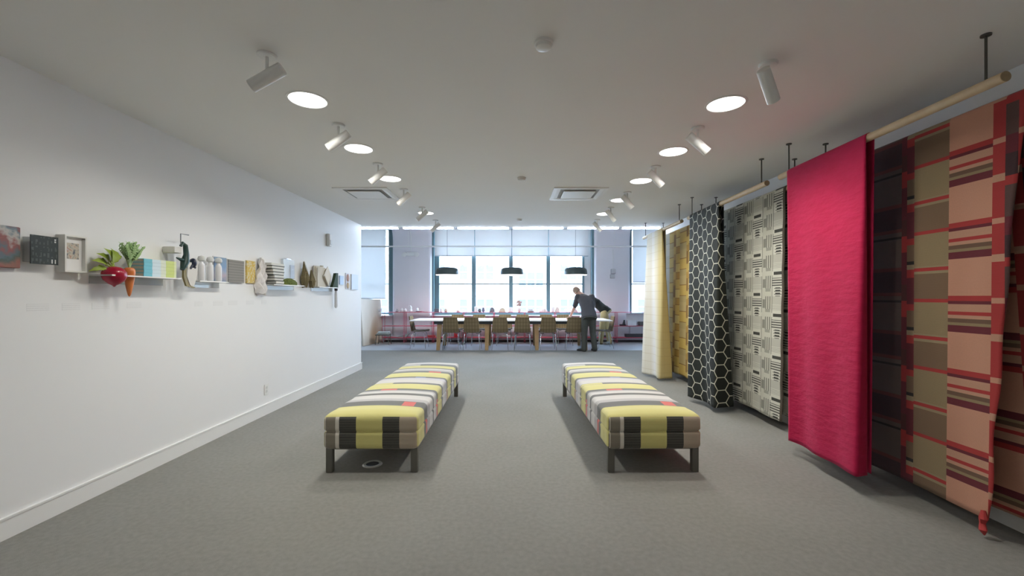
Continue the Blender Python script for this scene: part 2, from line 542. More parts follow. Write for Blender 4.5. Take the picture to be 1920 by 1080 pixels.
def smoke(x, y, rr, label, cat='detector', name='smoke_detector'):
    r = thing(name, (x, y, H), label, cat)
    MB().lathe([(rr, 0), (rr, -0.012), (rr * 0.92, -0.016)], n=24).build('base', TRIMW, r, True)
    MB().lathe([(rr * 0.84, -0.016), (rr * 0.80, -0.030), (rr * 0.5, -0.036), (0.004, -0.037)], n=24).build('cap', TRIMW, r, True)
smoke(0.16, 2.235, 0.050, 'small white round smoke detector above the aisle, closest to the viewer')
smoke(0.096, 4.78, 0.050, 'small white ceiling disc midway along the aisle, between the two vents', 'sprinkler cover', 'sprinkler_cover')
smoke(0.11, 7.35, 0.045, 'small white ceiling disc above the aisle near the strip lights', 'sprinkler cover', 'sprinkler_cover')

VENT_SHADE = plain('vent_shadow_grey', (0.30, 0.30, 0.29), 0.7)
def vent(x0, x1, y0, y1, label):
    cx, cy = (x0 + x1) / 2, (y0 + y1) / 2; w, d = (x1 - x0) / 2, (y1 - y0) / 2
    r = thing('ceiling_vent', (cx, cy, H), label, 'vent', 'square ceiling air vents')
    fr = MB()
    def ringf(a, b, za, zb):
        vs = [(-w + a, -d + a, za), (w - a, -d + a, za), (w - a, d - a, za), (-w + a, d - a, za), (-w + b, -d + b, zb), (w - b, -d + b, zb), (w - b, d - b, zb), (-w + b, d - b, zb)]
        fr._add(vs, [(0, 4, 5, 1), (1, 5, 6, 2), (2, 6, 7, 3), (3, 7, 4, 0)])
    ringf(0.0, 0.0, 0.0, -0.012); ringf(0.0, 0.045, -0.012, -0.014); ringf(0.045, 0.11, -0.014, 0.0)
    fr.build('frame', TRIMW, r)
    MB().box(-w + 0.09, w - 0.09, -d + 0.09, d - 0.09, -0.004, -0.001).build('gap_shade', VENT_SHADE, r)  # flat grey sheet: shade in the gap around the plate, put in as colour
    MB().bbox(-w + 0.135, w - 0.135, -d + 0.135, d - 0.135, -0.020, -0.010, 0.003).build('centre_plate', TRIMW, r)
vent(-2.21, -1.54, 5.20, 5.85, 'square white ceiling vent next to the white display wall')
vent(0.50, 1.17, 5.20, 5.85, 'square white ceiling vent over the aisle by the patterned fabrics')

STRIP = emit('strip_light_tube', (0.70, 0.82, 1.0), STRIP_E)
for i, (a, b) in enumerate(((677, 749), (756, 852), (858, 955), (961, 1057), (1063, 1160), (1165, 1238))):
    x0, x1 = -2.94 + 0.0, 0
    xa = -2.945 + (a - 677) * 0.010325; xb = -2.945 + (b - 677) * 0.010325
    r = thing('strip_light', ((xa + xb) / 2, 8.25, 2.66), 'long white linear strip light at the ceiling edge, %s from the display wall' % ORD[i], 'strip light', 'linear strip lights')
    w = (xb - xa) / 2
    MB().bbox(-w + 0.012, w - 0.012, -0.045, 0.045, 0.0, 0.034, 0.006).build('diffuser', STRIP, r)
    MB().box(-w - 0.004, -w + 0.012, -0.047, 0.047, -0.002, 0.036).build('end_cap', TRIMW, r)
    MB().box(w - 0.012, w + 0.004, -0.047, 0.047, -0.002, 0.036).build('end_cap', TRIMW, r)
    MB().box(-w, w, -0.04, 0.04, 0.034, 0.05).build('housing', TRIMW, r)

# ------------------------------------------------------------------ striped benches
YEL = (0.60, 0.55, 0.19); DGR = (0.10, 0.10, 0.095); PAL = (0.58, 0.56, 0.54); LIL = (0.42, 0.40, 0.40)
CHAR = (0.028, 0.028, 0.024); RED = (0.62, 0.10, 0.08); BEI = (0.40, 0.33, 0.25); TAU = (0.21, 0.185, 0.14); CRE = (0.62, 0.58, 0.50)
m, t = newmat('bench_stripe_fabric', 0.85, sheen=0.2)
ox, oy, oz = t.obj()
L = 2.58
st = [(0.0, YEL), (0.240, DGR), (0.365, LIL), (0.46, PAL), (0.60, DGR), (0.665, PAL), (0.74, LIL), (0.79, DGR), (0.87, YEL), (1.08, DGR),
      (1.165, PAL), (1.30, (0.50, 0.48, 0.52)), (1.405, DGR), (1.485, YEL), (1.735, DGR), (1.83, LIL), (1.90, PAL), (1.985, DGR), (2.06, YEL),
      (2.205, DGR), (2.36, PAL), (2.47, LIL)]
c = t.ramp(t.m('DIVIDE', oy, L), [(p / L, q) for p, q in st])
side = t.m('ADD', ox, t.m('MULTIPLY', oz, 0.0))
def patch(c, xa, xb, ya, yb, colr):
    return t.mix(t.mul(t.band(ox, xa, xb), t.band(oy, ya, yb)), c, colr)
c = patch(c, 0.17, 0.27, 0.252, 0.363, RED)
c = patch(c, -0.17, -0.02, 0.802, 0.863, RED)
c = patch(c, -0.36, -0.14, 1.097, 1.163, YEL)
c = patch(c, 0.02, 0.13, 1.427, 1.473, (0.18, 0.25, 0.45))
c = patch(c, 0.10, 0.24, 1.752, 1.823, RED)
c = patch(c, -0.36, -0.10, 2.227, 2.30, PAL)
low = t.m('LESS_THAN', oz, 0.325)
c = t.mix(t.mul(low, t.band(oy, 0.30, 0.36)), c, RED)
c = t.mix(t.mul(t.m('LESS_THAN', oz, 0.37), t.band(oy, 0.80, 0.86)), c, RED)
c = t.mix(t.mul(low, t.band(oy, 1.43, 1.52)), c, (0.40, 0.26, 0.16))
rib = t.m('SINE', t.m('MULTIPLY', ox, 700.0))
t.base(t.mix(t.m('MULTIPLY', t.noise(180, 2), 0.22), c, (0.3, 0.29, 0.26)))
t.bump(rib, 0.10, 0.002)
BENCH = m
m, t = newmat('bench_end_fabric', 0.85, sheen=0.2)
ox, oy, oz = t.obj()
u = t.m('DIVIDE', t.m('ADD', ox, 0.365), 0.73)
c = t.ramp(u, [(0, (0.10, 0.085, 0.06)), (0.024, CRE), (0.032, TAU), (0.135, CRE), (0.175, CHAR), (0.35, YEL), (0.625, CHAR), (0.80, BEI)])
dark = t.mx(t.band(u, 0.175, 0.35), t.band(u, 0.625, 0.80))
c = t.mix(t.mul(dark, t.m('GREATER_THAN', t.m('SINE', t.m('MULTIPLY', oz, 330.0)), 0.75)), c, (0.07, 0.068, 0.055))
t.base(t.mix(t.m('MULTIPLY', t.noise(180, 2), 0.15), c, (0.25, 0.24, 0.20)))
t.bump(t.m('SINE', t.m('MULTIPLY', oz, 500.0)), 0.12, 0.002)
BENCHEND = m

def bench_cushion():
    hw, Lc, z0, z1 = 0.365, L, 0.200, 0.445
    nx, ny, nz, R = 20, 90, 14, 0.042
    b = MB()
    def warp(x, y, z):
        cx = max(-hw + R, min(hw - R, x)); cy = max(R, min(Lc - R, y)); cz = max(z0 + R * 0.6, min(z1 - R, z))
        d = Vector((x - cx, y - cy, z - cz))
        if d.length > 1e-9:
            k = max(abs(d.x), abs(d.y), abs(d.z)); dn = d.normalized() * R
            p = Vector((cx, cy, cz)) + (dn if sum(1 for q in (d.x, d.y, d.z) if abs(q) > 1e-6) > 1 else d)
        else: p = Vector((x, y, z))
        x, y, z = p
        seam = math.exp(-((z - 0.322) / 0.010) ** 2) * 0.012
        scal = 0.006 * math.sin(y * 2 * PI / 0.31)
        if abs(x) > hw - R: x -= math.copysign(seam + (scal * math.sin((z - z0) / (z1 - z0) * 2 * PI) if abs(x) > hw - 0.02 else 0), x)
        if y < R: y += seam
        if y > Lc - R: y -= seam
        ex = 1 - (x / hw) ** 2; ey = min(1, y / 0.10, (Lc - y) / 0.10)
        if z > z1 - R: z += 0.022 * max(0, ex) * max(0, ey) + 0.003 * math.sin(y * 2 * PI / 0.31) * max(0, ey)
        return (x, y, z)
    def lin(a, b_, n, r):   # denser near edges
        return [a, a + r * 0.3, a + r * 0.65] + [a + r + (b_ - a - 2 * r) * k / n for k in range(n + 1)] + [b_ - r * 0.65, b_ - r * 0.3, b_]
    X = lin(-hw, hw, nx, R); Y = lin(0, Lc, ny, R); Z = lin(z0, z1, nz, R)
    def face(P, Q, fn, mi, flip):
        o = len(b.v); n = len(Q)
        for p in P:
            for q in Q: b.v.append(warp(*fn(p, q)))
        for i in range(len(P) - 1):
            for j in range(n - 1):
                f = (o + i * n + j, o + (i + 1) * n + j, o + (i + 1) * n + j + 1, o + i * n + j + 1)
                b.f.append(f[::-1] if flip else f); b.mi.append(mi)
    face(X, Y, lambda p, q: (p, q, z1), 0, False)
    face(X, Y, lambda p, q: (p, q, z0), 1, True)
    face(Y, Z, lambda p, q: (hw, p, q), 0, False)
    face(Y, Z, lambda p, q: (-hw, p, q), 0, True)
    face(X, Z, lambda p, q: (p, 0, q), 1, False)
    face(X, Z, lambda p, q: (p, Lc, q), 1, True)
    me = b.mesh('cushion', [BENCH, BENCHEND], True)
    import bmesh
    bm = bmesh.new(); bm.from_mesh(me); bmesh.ops.remove_doubles(bm, verts=bm.verts, dist=0.0004); bm.to_mesh(me); bm.free()
    me.set_sharp_from_angle(angle=math.radians(60))
    return me
cush = bench_cushion()
def bench(x, y, rz, label):
    r = thing('bench', (x, y, 0), label, 'bench', 'striped upholstered benches', rz)
    link('cushion', cush, r)
    for sx in (-1, 1):
        for yy in (0.03, L - 0.075):
            xx = sx * 0.325
            MB().bbox(xx - 0.026, xx + 0.026, yy, yy + 0.045, 0.0, 0.200, 0.004).build('leg', LEGMETAL, r)
        MB().box(sx * 0.325 - 0.02, sx * 0.325 + 0.02, 0.075, L - 0.075, 0.172, 0.204).build('side_rail', LEGMETAL, r)
    for yy in (0.038, L - 0.068):
        MB().box(-0.299, 0.299, yy, yy + 0.03, 0.178, 0.204).build('cross_rail', LEGMETAL, r)
bench(-1.083, 3.235, 0.004, 'long bench in yellow, black and grey stripes on the display wall side')
bench(1.078, 3.24, 0.022, 'long bench in yellow, black and grey stripes beside the hanging fabrics')
fr = thing('floor_outlet', (-1.13, 3.43, 0), 'round metal floor outlet ring under the striped bench by the display wall', 'outlet')
n = 28; b = MB(); vs = []; fs = []
for (rad, z) in ((0.052, 0.0), (0.052, 0.008), (0.068, 0.010), (0.078, 0.001)):
    for k in range(n):
        a = 2 * PI * k / n; vs.append((rad * math.cos(a), rad * math.sin(a), z))
for i in range(3):
    for k in range(n):
        j = (k + 1) % n; fs.append((i * n + k, i * n + n + k, i * n + n + j, i * n + j))
b._add(vs, fs).build('ring', plain('outlet_metal', (0.6, 0.6, 0.57), 0.35, 0.3), fr, True)
MB().lathe([(0.051, 0.001), (0.051, 0.004)], n=24).build('cover', BLACK, fr)

# ------------------------------------------------------------------ hanging fabrics
FX, BX, DZ, DR = 2.405, 2.725, 2.425, 0.026
SETS = [(2.08, 3.84), (4.04, 5.85), (6.08, 7.86)]
SETN = ['crimson cloth', 'black hexagon cloth', 'cream cloth']
for (y0, y1), nm in zip(SETS, SETN):
    for X, where in ((FX, 'holding up the %s' % nm), (BX, 'next to the wall behind the %s' % nm)):
        r = thing('dowel', (X, y0, DZ), 'pale round wooden dowel ' + where, 'dowel', 'wooden dowels')
        rod = MB().tube([(0, 0.004, 0), (0, y1 - y0 - 0.004, 0)], DR, 18).build('rod', DOWEL, r, True)
        for yy in (0.0, y1 - y0 - 0.004):
            MB().lathe([(DR - 0.001, yy), (DR - 0.001, yy + 0.004)], n=18, axis='Y').build('end_grain', plain('dowel_end_grain', (0.34, 0.24, 0.13), 0.7, var=0.2, scale=60), rod)
        for yy, nth in ((0.09, 'aisle entry'), (y1 - y0 - 0.12, 'window')):
            h = MB().tube([(0, yy, DR - 0.004), (0, yy, H - DZ - 0.004)], 0.006, 8)
            h.lathe([(0.022, H - DZ - 0.008), (0.022, H - DZ)], c=(0, yy, 0), n=14)
            h.build('hanger_rod', DARKMETAL, r, True)

def drape(name, X, y0, y1, lf, lb, off_f, off_b, dy, mat, label, nu=44, nv=70, r=DR + 0.003, cat='fabric', thick=0.004, flap=0.0, ang=0.0, edge=None):
    """cloth over a dowel: front fall (room side), half turn, back fall. u in metres from the edge closest to the viewer, v in metres down the front.
    flap: how much of the cloth has turned round the corner towards the wall at the hem; ang: how far the front swings into the aisle there"""
    W = y1 - y0; arc = PI * r
    S = [-(lb + arc / 2) + lb * k / nv for k in range(nv)] + [-arc / 2 + arc * k / 10 for k in range(10)] + [arc / 2 + lf * k / nv for k in range(nv + 1)]
    vs = []; uv = []
    def plan(u, t):
        f = flap * t ** 0.8; a = ang * t
        def raw(q):
            if q < f: return Vector(((f - q) * 0.93, (f - q) * 0.37))
            return Vector((-(q - f) * math.sin(a), (q - f) * math.cos(a)))
        if f < 1e-6: return raw(u)
        k = min(0.018, f * 0.5)
        return (raw(u - k) + raw(u - k * 0.5) + raw(u) + raw(u + k * 0.5) + raw(u + k)) / 5 - (raw(-k) + raw(-k * 0.5) + raw(0) + raw(k * 0.5) + raw(k)) / 5 * 0
    for s in S:
        for i in range(nu + 1):
            w = i / nu; u = W * w
            if s > arc / 2:
                tt = (s - arc / 2) / lf
                if edge: u = edge(tt) + (W - edge(tt)) * w
                p = plan(u, tt); x = X - r - off_f(u / W, tt) + p.x; z = DZ - (s - arc / 2); y = y0 + p.y + dy(u / W, tt, 1)
            elif s < -arc / 2 + 1e-9:
                tt = (-s - arc / 2) / lb; x = X + r + off_b(w, tt); z = DZ - (-s - arc / 2); y = y0 + u + dy(w, tt, -1)
            else:
                a = s / r; x = X - r * math.sin(a); z = DZ + r * math.cos(a); y = y0 + u
            vs.append((x, y, z)); uv.append((u, s))
    n = nu + 1; fs = []
    for j in range(len(S) - 1):
        for i in range(nu):
            fs.append((j * n + i, j * n + i + 1, j * n + n + i + 1, j * n + n + i))
    b = MB(); b._add([(x - X, y - y0, z) for x, y, z in vs], fs)
    me = b.mesh(name, mat)
    lay = me.uv_layers.new(name='UVMap')
    for lp in me.loops: lay.data[lp.index].uv = uv[lp.vertex_index]
    me.polygons.foreach_set('use_smooth', [True] * len(me.polygons))
    o = link(name, me); o.location = (X, y0, 0)
    md = o.modifiers.new('thickness', 'SOLIDIFY'); md.thickness = thick; md.offset = 0
    return tag(o, label, cat, 'fabrics hung over dowels')

# crimson quilted cloth
m, t = newmat('crimson_quilt', 0.8, sheen=0.12)
t.bsdf.inputs['Specular IOR Level'].default_value = 0.2
u, v = t.uv()
vec = t.comb(t.m('MULTIPLY', u, 8.0), t.m('MULTIPLY', v, 21.0), 0.0)
nz = t.noise(1.0, 3, vec, 0.55)
t.base(t.mix(nz, (0.34, 0.006, 0.042), (0.47, 0.014, 0.074)))
t.bsdf.inputs['Sheen Tint'].default_value = (1.0, 0.35, 0.5, 1)
t.bump(nz, 0.42, 0.02)
drape('crimson_cloth', FX, 2.875, 3.70, 2.30, 2.29,
      lambda w, s: s * (0.015 + 0.02 * math.sin(w * 5.0 + 0.6)) + 0.012 * s * math.sin(w * 13), lambda w, s: 0.02 * s,
      lambda w, s, d: (0.02 * s if d > 0 else 0.05 * s), m, 'crimson textured cloth draped over a dowel', nu=60, flap=0.085, ang=0.03)

# black hexagon cloth
m, t = newmat('hexagon_cloth', 0.7)
t.bsdf.inputs['Specular IOR Level'].default_value = 0.25
u, v = t.uv()
P = 0.147
px_, py_ = t.m('DIVIDE', v, P), t.m('DIVIDE', u, P)
def wrapc(x, per, sh):
    return t.m('SUBTRACT', t.m('FLOORED_MODULO', t.m('ADD', x, sh), per), per / 2)
S3 = math.sqrt(3)
ax, ay = wrapc(px_, 1.0, 0.0), wrapc(py_, S3, 0.0)
bx, by = wrapc(px_, 1.0, 0.5), wrapc(py_, S3, S3 / 2)
da = t.m('ADD', t.m('MULTIPLY', ax, ax), t.m('MULTIPLY', ay, ay))
db = t.m('ADD', t.m('MULTIPLY', bx, bx), t.m('MULTIPLY', by, by))
sel = t.m('LESS_THAN', da, db)
def pick(a, b): return t.m('ADD', t.m('MULTIPLY', sel, a), t.m('MULTIPLY', t.m('SUBTRACT', 1.0, sel), b))
gx, gy = t.m('ABSOLUTE', pick(ax, bx)), t.m('ABSOLUTE', pick(ay, by))
ed = t.m('MAXIMUM', gx, t.m('ADD', t.m('MULTIPLY', gx, 0.5), t.m('MULTIPLY', gy, S3 / 2)))
linef = t.m('GREATER_THAN', ed, 0.465)
c = t.mix(linef, t.mix(t.noise(90, 2), (0.012, 0.014, 0.012), (0.026, 0.029, 0.025)), (0.56, 0.54, 0.44))
t.base(c); t.bump(t.mx(linef, t.m('MULTIPLY', t.noise(300, 2), 0.3)), 0.3, 0.004)
HEXM = m
drape('hexagon_cloth', FX, 4.93, 5.74, 2.36, 2.36,
      lambda w, s: s * (0.02 + 0.030 * math.sin(w * 9.0 - 1.0)) , lambda w, s: 0.08 * s,
      lambda w, s, d: (-0.02 * s if d > 0 else 0.12 * s), m, 'black cloth with a cream hexagon net pattern draped over a dowel', nu=70, flap=0.21, ang=0.12)

# cream cloth
m, t = newmat('cream_cloth', 0.8, sheen=0.2)
u, v = t.uv()
c = t.ramp(t.m('DIVIDE', u, 0.75), [(0, (0.52, 0.41, 0.17)), (0.21, (0.56, 0.46, 0.22)), (0.30, (0.62, 0.55, 0.37)), (0.45, (0.66, 0.62, 0.50)), (0.58, (0.72, 0.71, 0.70)), (0.70, (0.66, 0.63, 0.54)), (1.0, (0.66, 0.62, 0.52))], 'LINEAR')  # whiter middle band has the highlight on the front painted into the cloth colour
ln = t.m('GREATER_THAN', t.m('FRACT', t.m('DIVIDE', v, 0.13)), 0.93)
c = t.mix(t.m('MULTIPLY', ln, 0.28), c, (0.38, 0.27, 0.11))
lv = t.m('GREATER_THAN', t.m('FRACT', t.m('DIVIDE', u, 0.105)), 0.94)
c = t.mix(t.m('MULTIPLY', lv, 0.25), c, (0.45, 0.35, 0.15))
t.base(c)
drape('cream_cloth', FX, 6.80, 7.55, 2.38, 2.38,
      lambda w, s: s * 0.02 + 0.035 * s * math.sin(w * 10.0 - 1.2), lambda w, s: 0.04 * s,
      lambda w, s, d: (-0.04 * s if d > 0 else 0.1 * s), m, 'cream and pale yellow cloth draped over a dowel closest to the window', nu=60, flap=0.17, ang=0.22)

def columns(t, u, v, per, cols):
    """cols: (u_start, v_shift, [(length, colour)...]) each column a repeat down v"""
    res = None
    for (us, sh, seq) in cols:
        tot = sum(q[0] for q in seq); acc = 0; stops = []
        for ln_, cc in seq:
            stops.append((acc / tot, cc)); acc += ln_
        fr_ = t.m('FRACT', t.m('DIVIDE', t.m('ADD', v, sh + 50 * per), per))
        c = t.ramp(fr_, stops)
        res = c if res is None else t.mix(t.m('GREATER_THAN', u, us), res, c)
    return res

# plaid blanket cloth on the wall side of the first set
m, t = newmat('plaid_cloth', 0.9, sheen=0.1)
u, v = t.uv()
PK = (0.60, 0.30, 0.20); PK2 = (0.55, 0.30, 0.20); MAG = (0.36, 0.015, 0.05); CR = (0.42, 0.03, 0.03); MAR = (0.14, 0.012, 0.025); BRO = (0.16, 0.09, 0.055)
TAN = (0.30, 0.225, 0.12); TAN2 = (0.20, 0.125, 0.07); DK = (0.045, 0.018, 0.024); DK2 = (0.105, 0.078, 0.064); OLV = (0.33, 0.26, 0.15)
A = [(0.030, CR), (0.018, MAR), (0.045, PK2), (0.020, CR), (0.020, PK2), (0.024, BRO), (0.018, TAN), (0.040, MAR), (0.22, PK)]
Bc = [(0.022, CR), (0.018, OLV), (0.165, TAN2), (0.022, CR), (0.21, TAN), (0.012, OLV)]
Cc = [(0.05, CR), (0.16, MAR), (0.04, CR), (0.10, TAN2), (0.02, BLACK and (0.01, 0.01, 0.01)), (0.03, OLV)]
Cd = [(0.10, MAR), (0.10, (0.09, 0.02, 0.02)), (0.10, CR), (0.10, MAR)]
D = [(0.025, (0.13, 0.03, 0.03)), (0.15, DK), (0.025, (0.13, 0.03, 0.03)), (0.03, DK2), (0.015, (0.01, 0.01, 0.01)), (0.012, (0.10, 0.08, 0.07)), (0.19, DK2)]
NR = [(0.04, PK2), (0.20, CR), (0.03, PK), (0.17, CR)]
Dr = [(0.12, DK), (0.05, CR), (0.17, (0.10, 0.05, 0.045)), (0.10, MAR)]
base_cols = [(-1, 0.02, NR), (0.09, 0.10, Dr), (0.15, 0.0, NR), (0.212, 0.213, A), (0.452, 0.396, Bc), (0.682, 0.39, Cc), (0.735, 0.40, Cd), (0.775, 0.41, D), (1.08, 0.1, NR), (1.14, 0.05, A)]
c = columns(t, u, v, 0.443, base_cols)
t.base(t.mix(t.m('MULTIPLY', t.noise(260, 2), 0.25), c, (0.10, 0.06, 0.05)))
t.bump(t.m('SINE', t.m('MULTIPLY', v, 900.0)), 0.12, 0.002)
PLAID = m
def pl_off(w, s):
    curl = max(0.0, 1 - w / 0.16)
    return 0.010 * s * math.sin(w * 9) + 0.02 * s + 0.03 * curl * s * math.sin(s * 9) + (0.018 * math.sin(max(0, (w - 0.335)) * 400) * 0 )
plaid = drape('plaid_cloth', BX, 2.18, 3.62, 2.33, 2.30, pl_off, lambda w, s: 0.05 * s + 0.01 * math.sin(w * 14) * s,
      lambda w, s, d: (0.0 if d > 0 else -0.10 * s * (1 - w)),
      m, 'pink, tan and maroon plaid cloth hanging behind the crimson one', nu=70, edge=lambda t: 0.02 + 0.185 * t ** 0.55 + 0.010 * t * math.sin(t * 26))

b = MB()
b.tube([(-0.085, 0.215, 0.15), (-0.095, 0.205, 0.11), (-0.082, 0.222, 0.075), (-0.098, 0.205, 0.045), (-0.085, 0.21, 0.015)], [0.010, 0.020, 0.013, 0.018, 0.004], 8)
b.build('selvage_tail', plain('selvage_red', (0.45, 0.05, 0.05), 0.9), plaid, True)

# woven tape cloth
m, t = newmat('tape_pattern_cloth', 0.85)
u, v = t.uv()
CW, PV = 0.192, 0.43
ci = t.m('FLOOR', t.m('DIVIDE', u, CW)); uf = t.m('FRACT', t.m('DIVIDE', u, CW))
odd = t.m('FLOORED_MODULO', ci, 2.0)
half = t.m('FLOORED_MODULO', t.m('FLOOR', t.m('DIVIDE', ci, 2.0)), 2.0)
vv = t.m('FRACT', t.m('DIVIDE', t.m('ADD', t.m('ADD', v, 40 * PV), t.m('MULTIPLY', half, PV * 0.5)), PV))
mb_ = t.mul(t.band(vv, 0.015, 0.09), t.band(uf, 0.14, 0.86))
sp_ = t.mul(t.band(vv, 0.16, 0.36), t.m('GREATER_THAN', t.m('FRACT', t.m('MULTIPLY', vv, 17.0)), 0.50))
dt = t.mul(t.band(vv, 0.39, 0.60), t.band(uf, 0.30, 0.70), t.m('GREATER_THAN', t.m('FRACT', t.m('MULTIPLY', vv, 14.3)), 0.38))
tick = t.mul(t.band(vv, 0.39, 0.60), t.band(uf, 0.20, 0.80), t.m('GREATER_THAN', t.m('FRACT', t.m('MULTIPLY', vv, 14.3)), 0.80))
gb = t.mul(t.band(vv, 0.60, 0.80), t.m('LESS_THAN', odd, 0.5))
gl = t.mul(t.band(vv, 0.82, 0.93), t.m('GREATER_THAN', t.m('FRACT', t.m('MULTIPLY', vv, 30.0)), 0.6))
CREAM = (0.64, 0.63, 0.54); INK = (0.035, 0.035, 0.03)
cm = t.mix(gb, CREAM, (0.50, 0.49, 0.42))
cm = t.mix(t.m('MULTIPLY', gl, 0.45), cm, INK)
cm = t.mix(t.mx(mb_, t.m('MULTIPLY', sp_, 0.95), dt, tick), cm, INK)
v2 = t.m('FRACT', t.m('MULTIPLY', vv, 2.0))
vl = t.mul(t.band(v2, 0.20, 0.82), t.m('GREATER_THAN', t.m('FRACT', t.m('MULTIPLY', uf, 5.0)), 0.55), t.band(uf, 0.05, 0.62))
blk = t.mul(t.band(v2, 0.35, 0.78), t.band(uf, 0.62, 0.88))
hz = t.mul(t.band(v2, 0.82, 0.97), t.band(uf, 0.12, 0.60))
cl = t.mix(t.m('MULTIPLY', blk, 0.62), (0.56, 0.55, 0.46), INK)
cl = t.mix(t.m('MULTIPLY', hz, 0.45), cl, INK)
cl = t.mix(t.m('MULTIPLY', vl, 0.75), cl, INK)
edgev = t.mul(t.m('GREATER_THAN', uf, 0.94), t.m('GREATER_THAN', t.m('FRACT', t.m('MULTIPLY', vv, 1.0)), 0.1))
c = t.mix(odd, cm, cl)
c = t.mix(t.m('MULTIPLY', edgev, 0.6), c, INK)
c = t.mix(t.m('LESS_THAN', u, 0.035), c, (0.07, 0.05, 0.035))
t.base(t.mix(t.m('MULTIPLY', t.noise(220, 2), 0.2), c, (0.2, 0.2, 0.17)))
TAPE = m
drape('tape_pattern_cloth', BX, 4.22, 5.74, 2.33, 2.30,
      lambda w, s: 0.015 * s + 0.012 * math.sin(w * 12) * s + 0.05 * s * max(0, w - 0.55), lambda w, s: 0.05 * s,
      lambda w, s, d: 0.03 * s * (1 - w) + 0.006 * math.sin(s * 40) * max(0, 1 - w * 12), m, 'black and cream woven cloth of bars and lines between the hexagon and crimson cloths', nu=60)

# golden block cloth
m, t = newmat('golden_block_cloth', 0.85)
u, v = t.uv()
G1 = (0.52, 0.36, 0.09); G2 = (0.40, 0.24, 0.05); G3 = (0.58, 0.45, 0.16); G4 = (0.24, 0.13, 0.03); GS = (0.45, 0.43, 0.36)
q1 = [(0.16, G1), (0.012, G4), (0.14, G3), (0.012, G4), (0.10, G2), (0.012, G4)]
q2 = [(0.10, G2), (0.012, G4), (0.18, G4), (0.012, (0.30, 0.17, 0.04)), (0.13, G1)]
q3 = [(0.14, (0.44, 0.34, 0.15)), (0.014, G4), (0.16, G1), (0.012, G4), (0.10, (0.40, 0.31, 0.13))]
q4 = [(0.20, GS), (0.01, (0.35, 0.33, 0.28)), (0.20, (0.50, 0.48, 0.42))]
c = columns(t, u, v, 0.42, [(-1, 0, q1), (0.32, 0.1, q2), (0.40, 0.05, q3), (0.66, 0, q1), (0.82, 0.0, q2), (0.92, 0.1, q3), (1.12, 0, q4)])
t.base(c)
drape('golden_cloth', BX, 6.22, 7.74, 2.33, 2.30,
      lambda w, s: 0.02 * s + 0.015 * s * math.sin(w * 14), lambda w, s: 0.05 * s,
      lambda w, s, d: 0.02 * s * (1 - w), m, 'golden brown block patterned cloth hanging behind the cream one', nu=50)

# ------------------------------------------------------------------ back room: pipe, wall fittings, shelving
r = thing('overhead_pipe', (0, 12.62, 2.83), 'thin white horizontal pipe running across the windows', 'pipe')
MB().tube([(-6.9, 0, 0), (6.9, 0, 0)], 0.024, 10).build('pipe_run', TRIMW, r, True)
for x in (-3.1, -0.02, 3.0):
    MB().tube([(x, 0, 0.02), (x, 0, 0.72)], 0.006, 6).build('hanger', TRIMW, r)
r = thing('emergency_light', (-3.08, 12.90, 2.63), 'white emergency light with two lamp heads on the pier by the wide window', 'emergency light')
MB().bbox(-0.14, 0.14, -0.08, 0, -0.06, 0.06, 0.012).build('housing', TRIMW, r)
for sx in (-1, 1):
    MB().lathe([(0.03, 0.0), (0.07, -0.03), (0.075, -0.07), (0.06, -0.075)], c=(sx * 0.19, -0.05, -0.02), n=16, axis='Y').build('lamp_head', TRIMW, r, True)
MB().tube([(0.0, -0.02, 0.06), (0.0, -0.02, 0.40), (0.0, -0.08, 0.60), (0.0, -0.25, 0.80)], 0.012, 8).build('conduit', TRIMW, r, True)
r = thing('alarm_box', (3.02, 12.90, 2.02), 'small grey alarm box on the pier beside the cream cloth', 'alarm')
MB().bbox(-0.07, 0.07, -0.05, 0, 0.02, 0.16, 0.008).build('upper_unit', plain('alarm_grey', (0.45, 0.44, 0.45), 0.5), r)
MB().bbox(-0.09, 0.05, -0.05, 0, -0.12, 0.0, 0.008).build('lower_unit', MATS['alarm_grey'], r)
MB().tube([(0, -0.01, 0.16), (0, -0.01, 0.75)], 0.008, 6).build('conduit', TRIMW, r)

PINK = plain('red_shelf_metal', (0.50, 0.055, 0.10), 0.45)
GLEDGE = plain('heater_white', (0.75, 0.77, 0.80), 0.45)
r = thing('heater_cover', (0, 12.78, 0), 'low white heater cover running along the wall under the windows', 'heater')
MB().box(-3.86, 5.2, -0.02, 0.115, 0.045, 0.16).build('panel', GLEDGE, r)
MB().box(-3.86, 5.2, -0.005, 0.115, 0.0, 0.045).build('base_gap', BLACK, r)
XS = [-3.83, -3.18, -2.34, -1.45, -0.55, 0.35, 1.25, 2.15, 3.05, 3.95]
shelf_y = 12.48
for i in range(len(XS) - 1):
    a, b = XS[i], XS[i + 1] - 0.02
    r = thing('wire_shelf', (a, shelf_y, 0), 'low red metal shelving unit under the windows, %s from the leaning wood panel' % ORD[i], 'shelf', 'low red shelving units')
    w = b - a
    for z, hh in ((0.882, 0.012), (0.478, 0.012), (0.135, 0.02)):
        MB().box(0, w, 0, 0.24, z, z + hh).build('shelf_board', PINK, r)
    for x in (0.0, w - 0.010):
        for yy in (0.0, 0.23):
            MB().box(x, x + 0.010, yy, yy + 0.010, 0, 0.894).build('post', PINK, r)

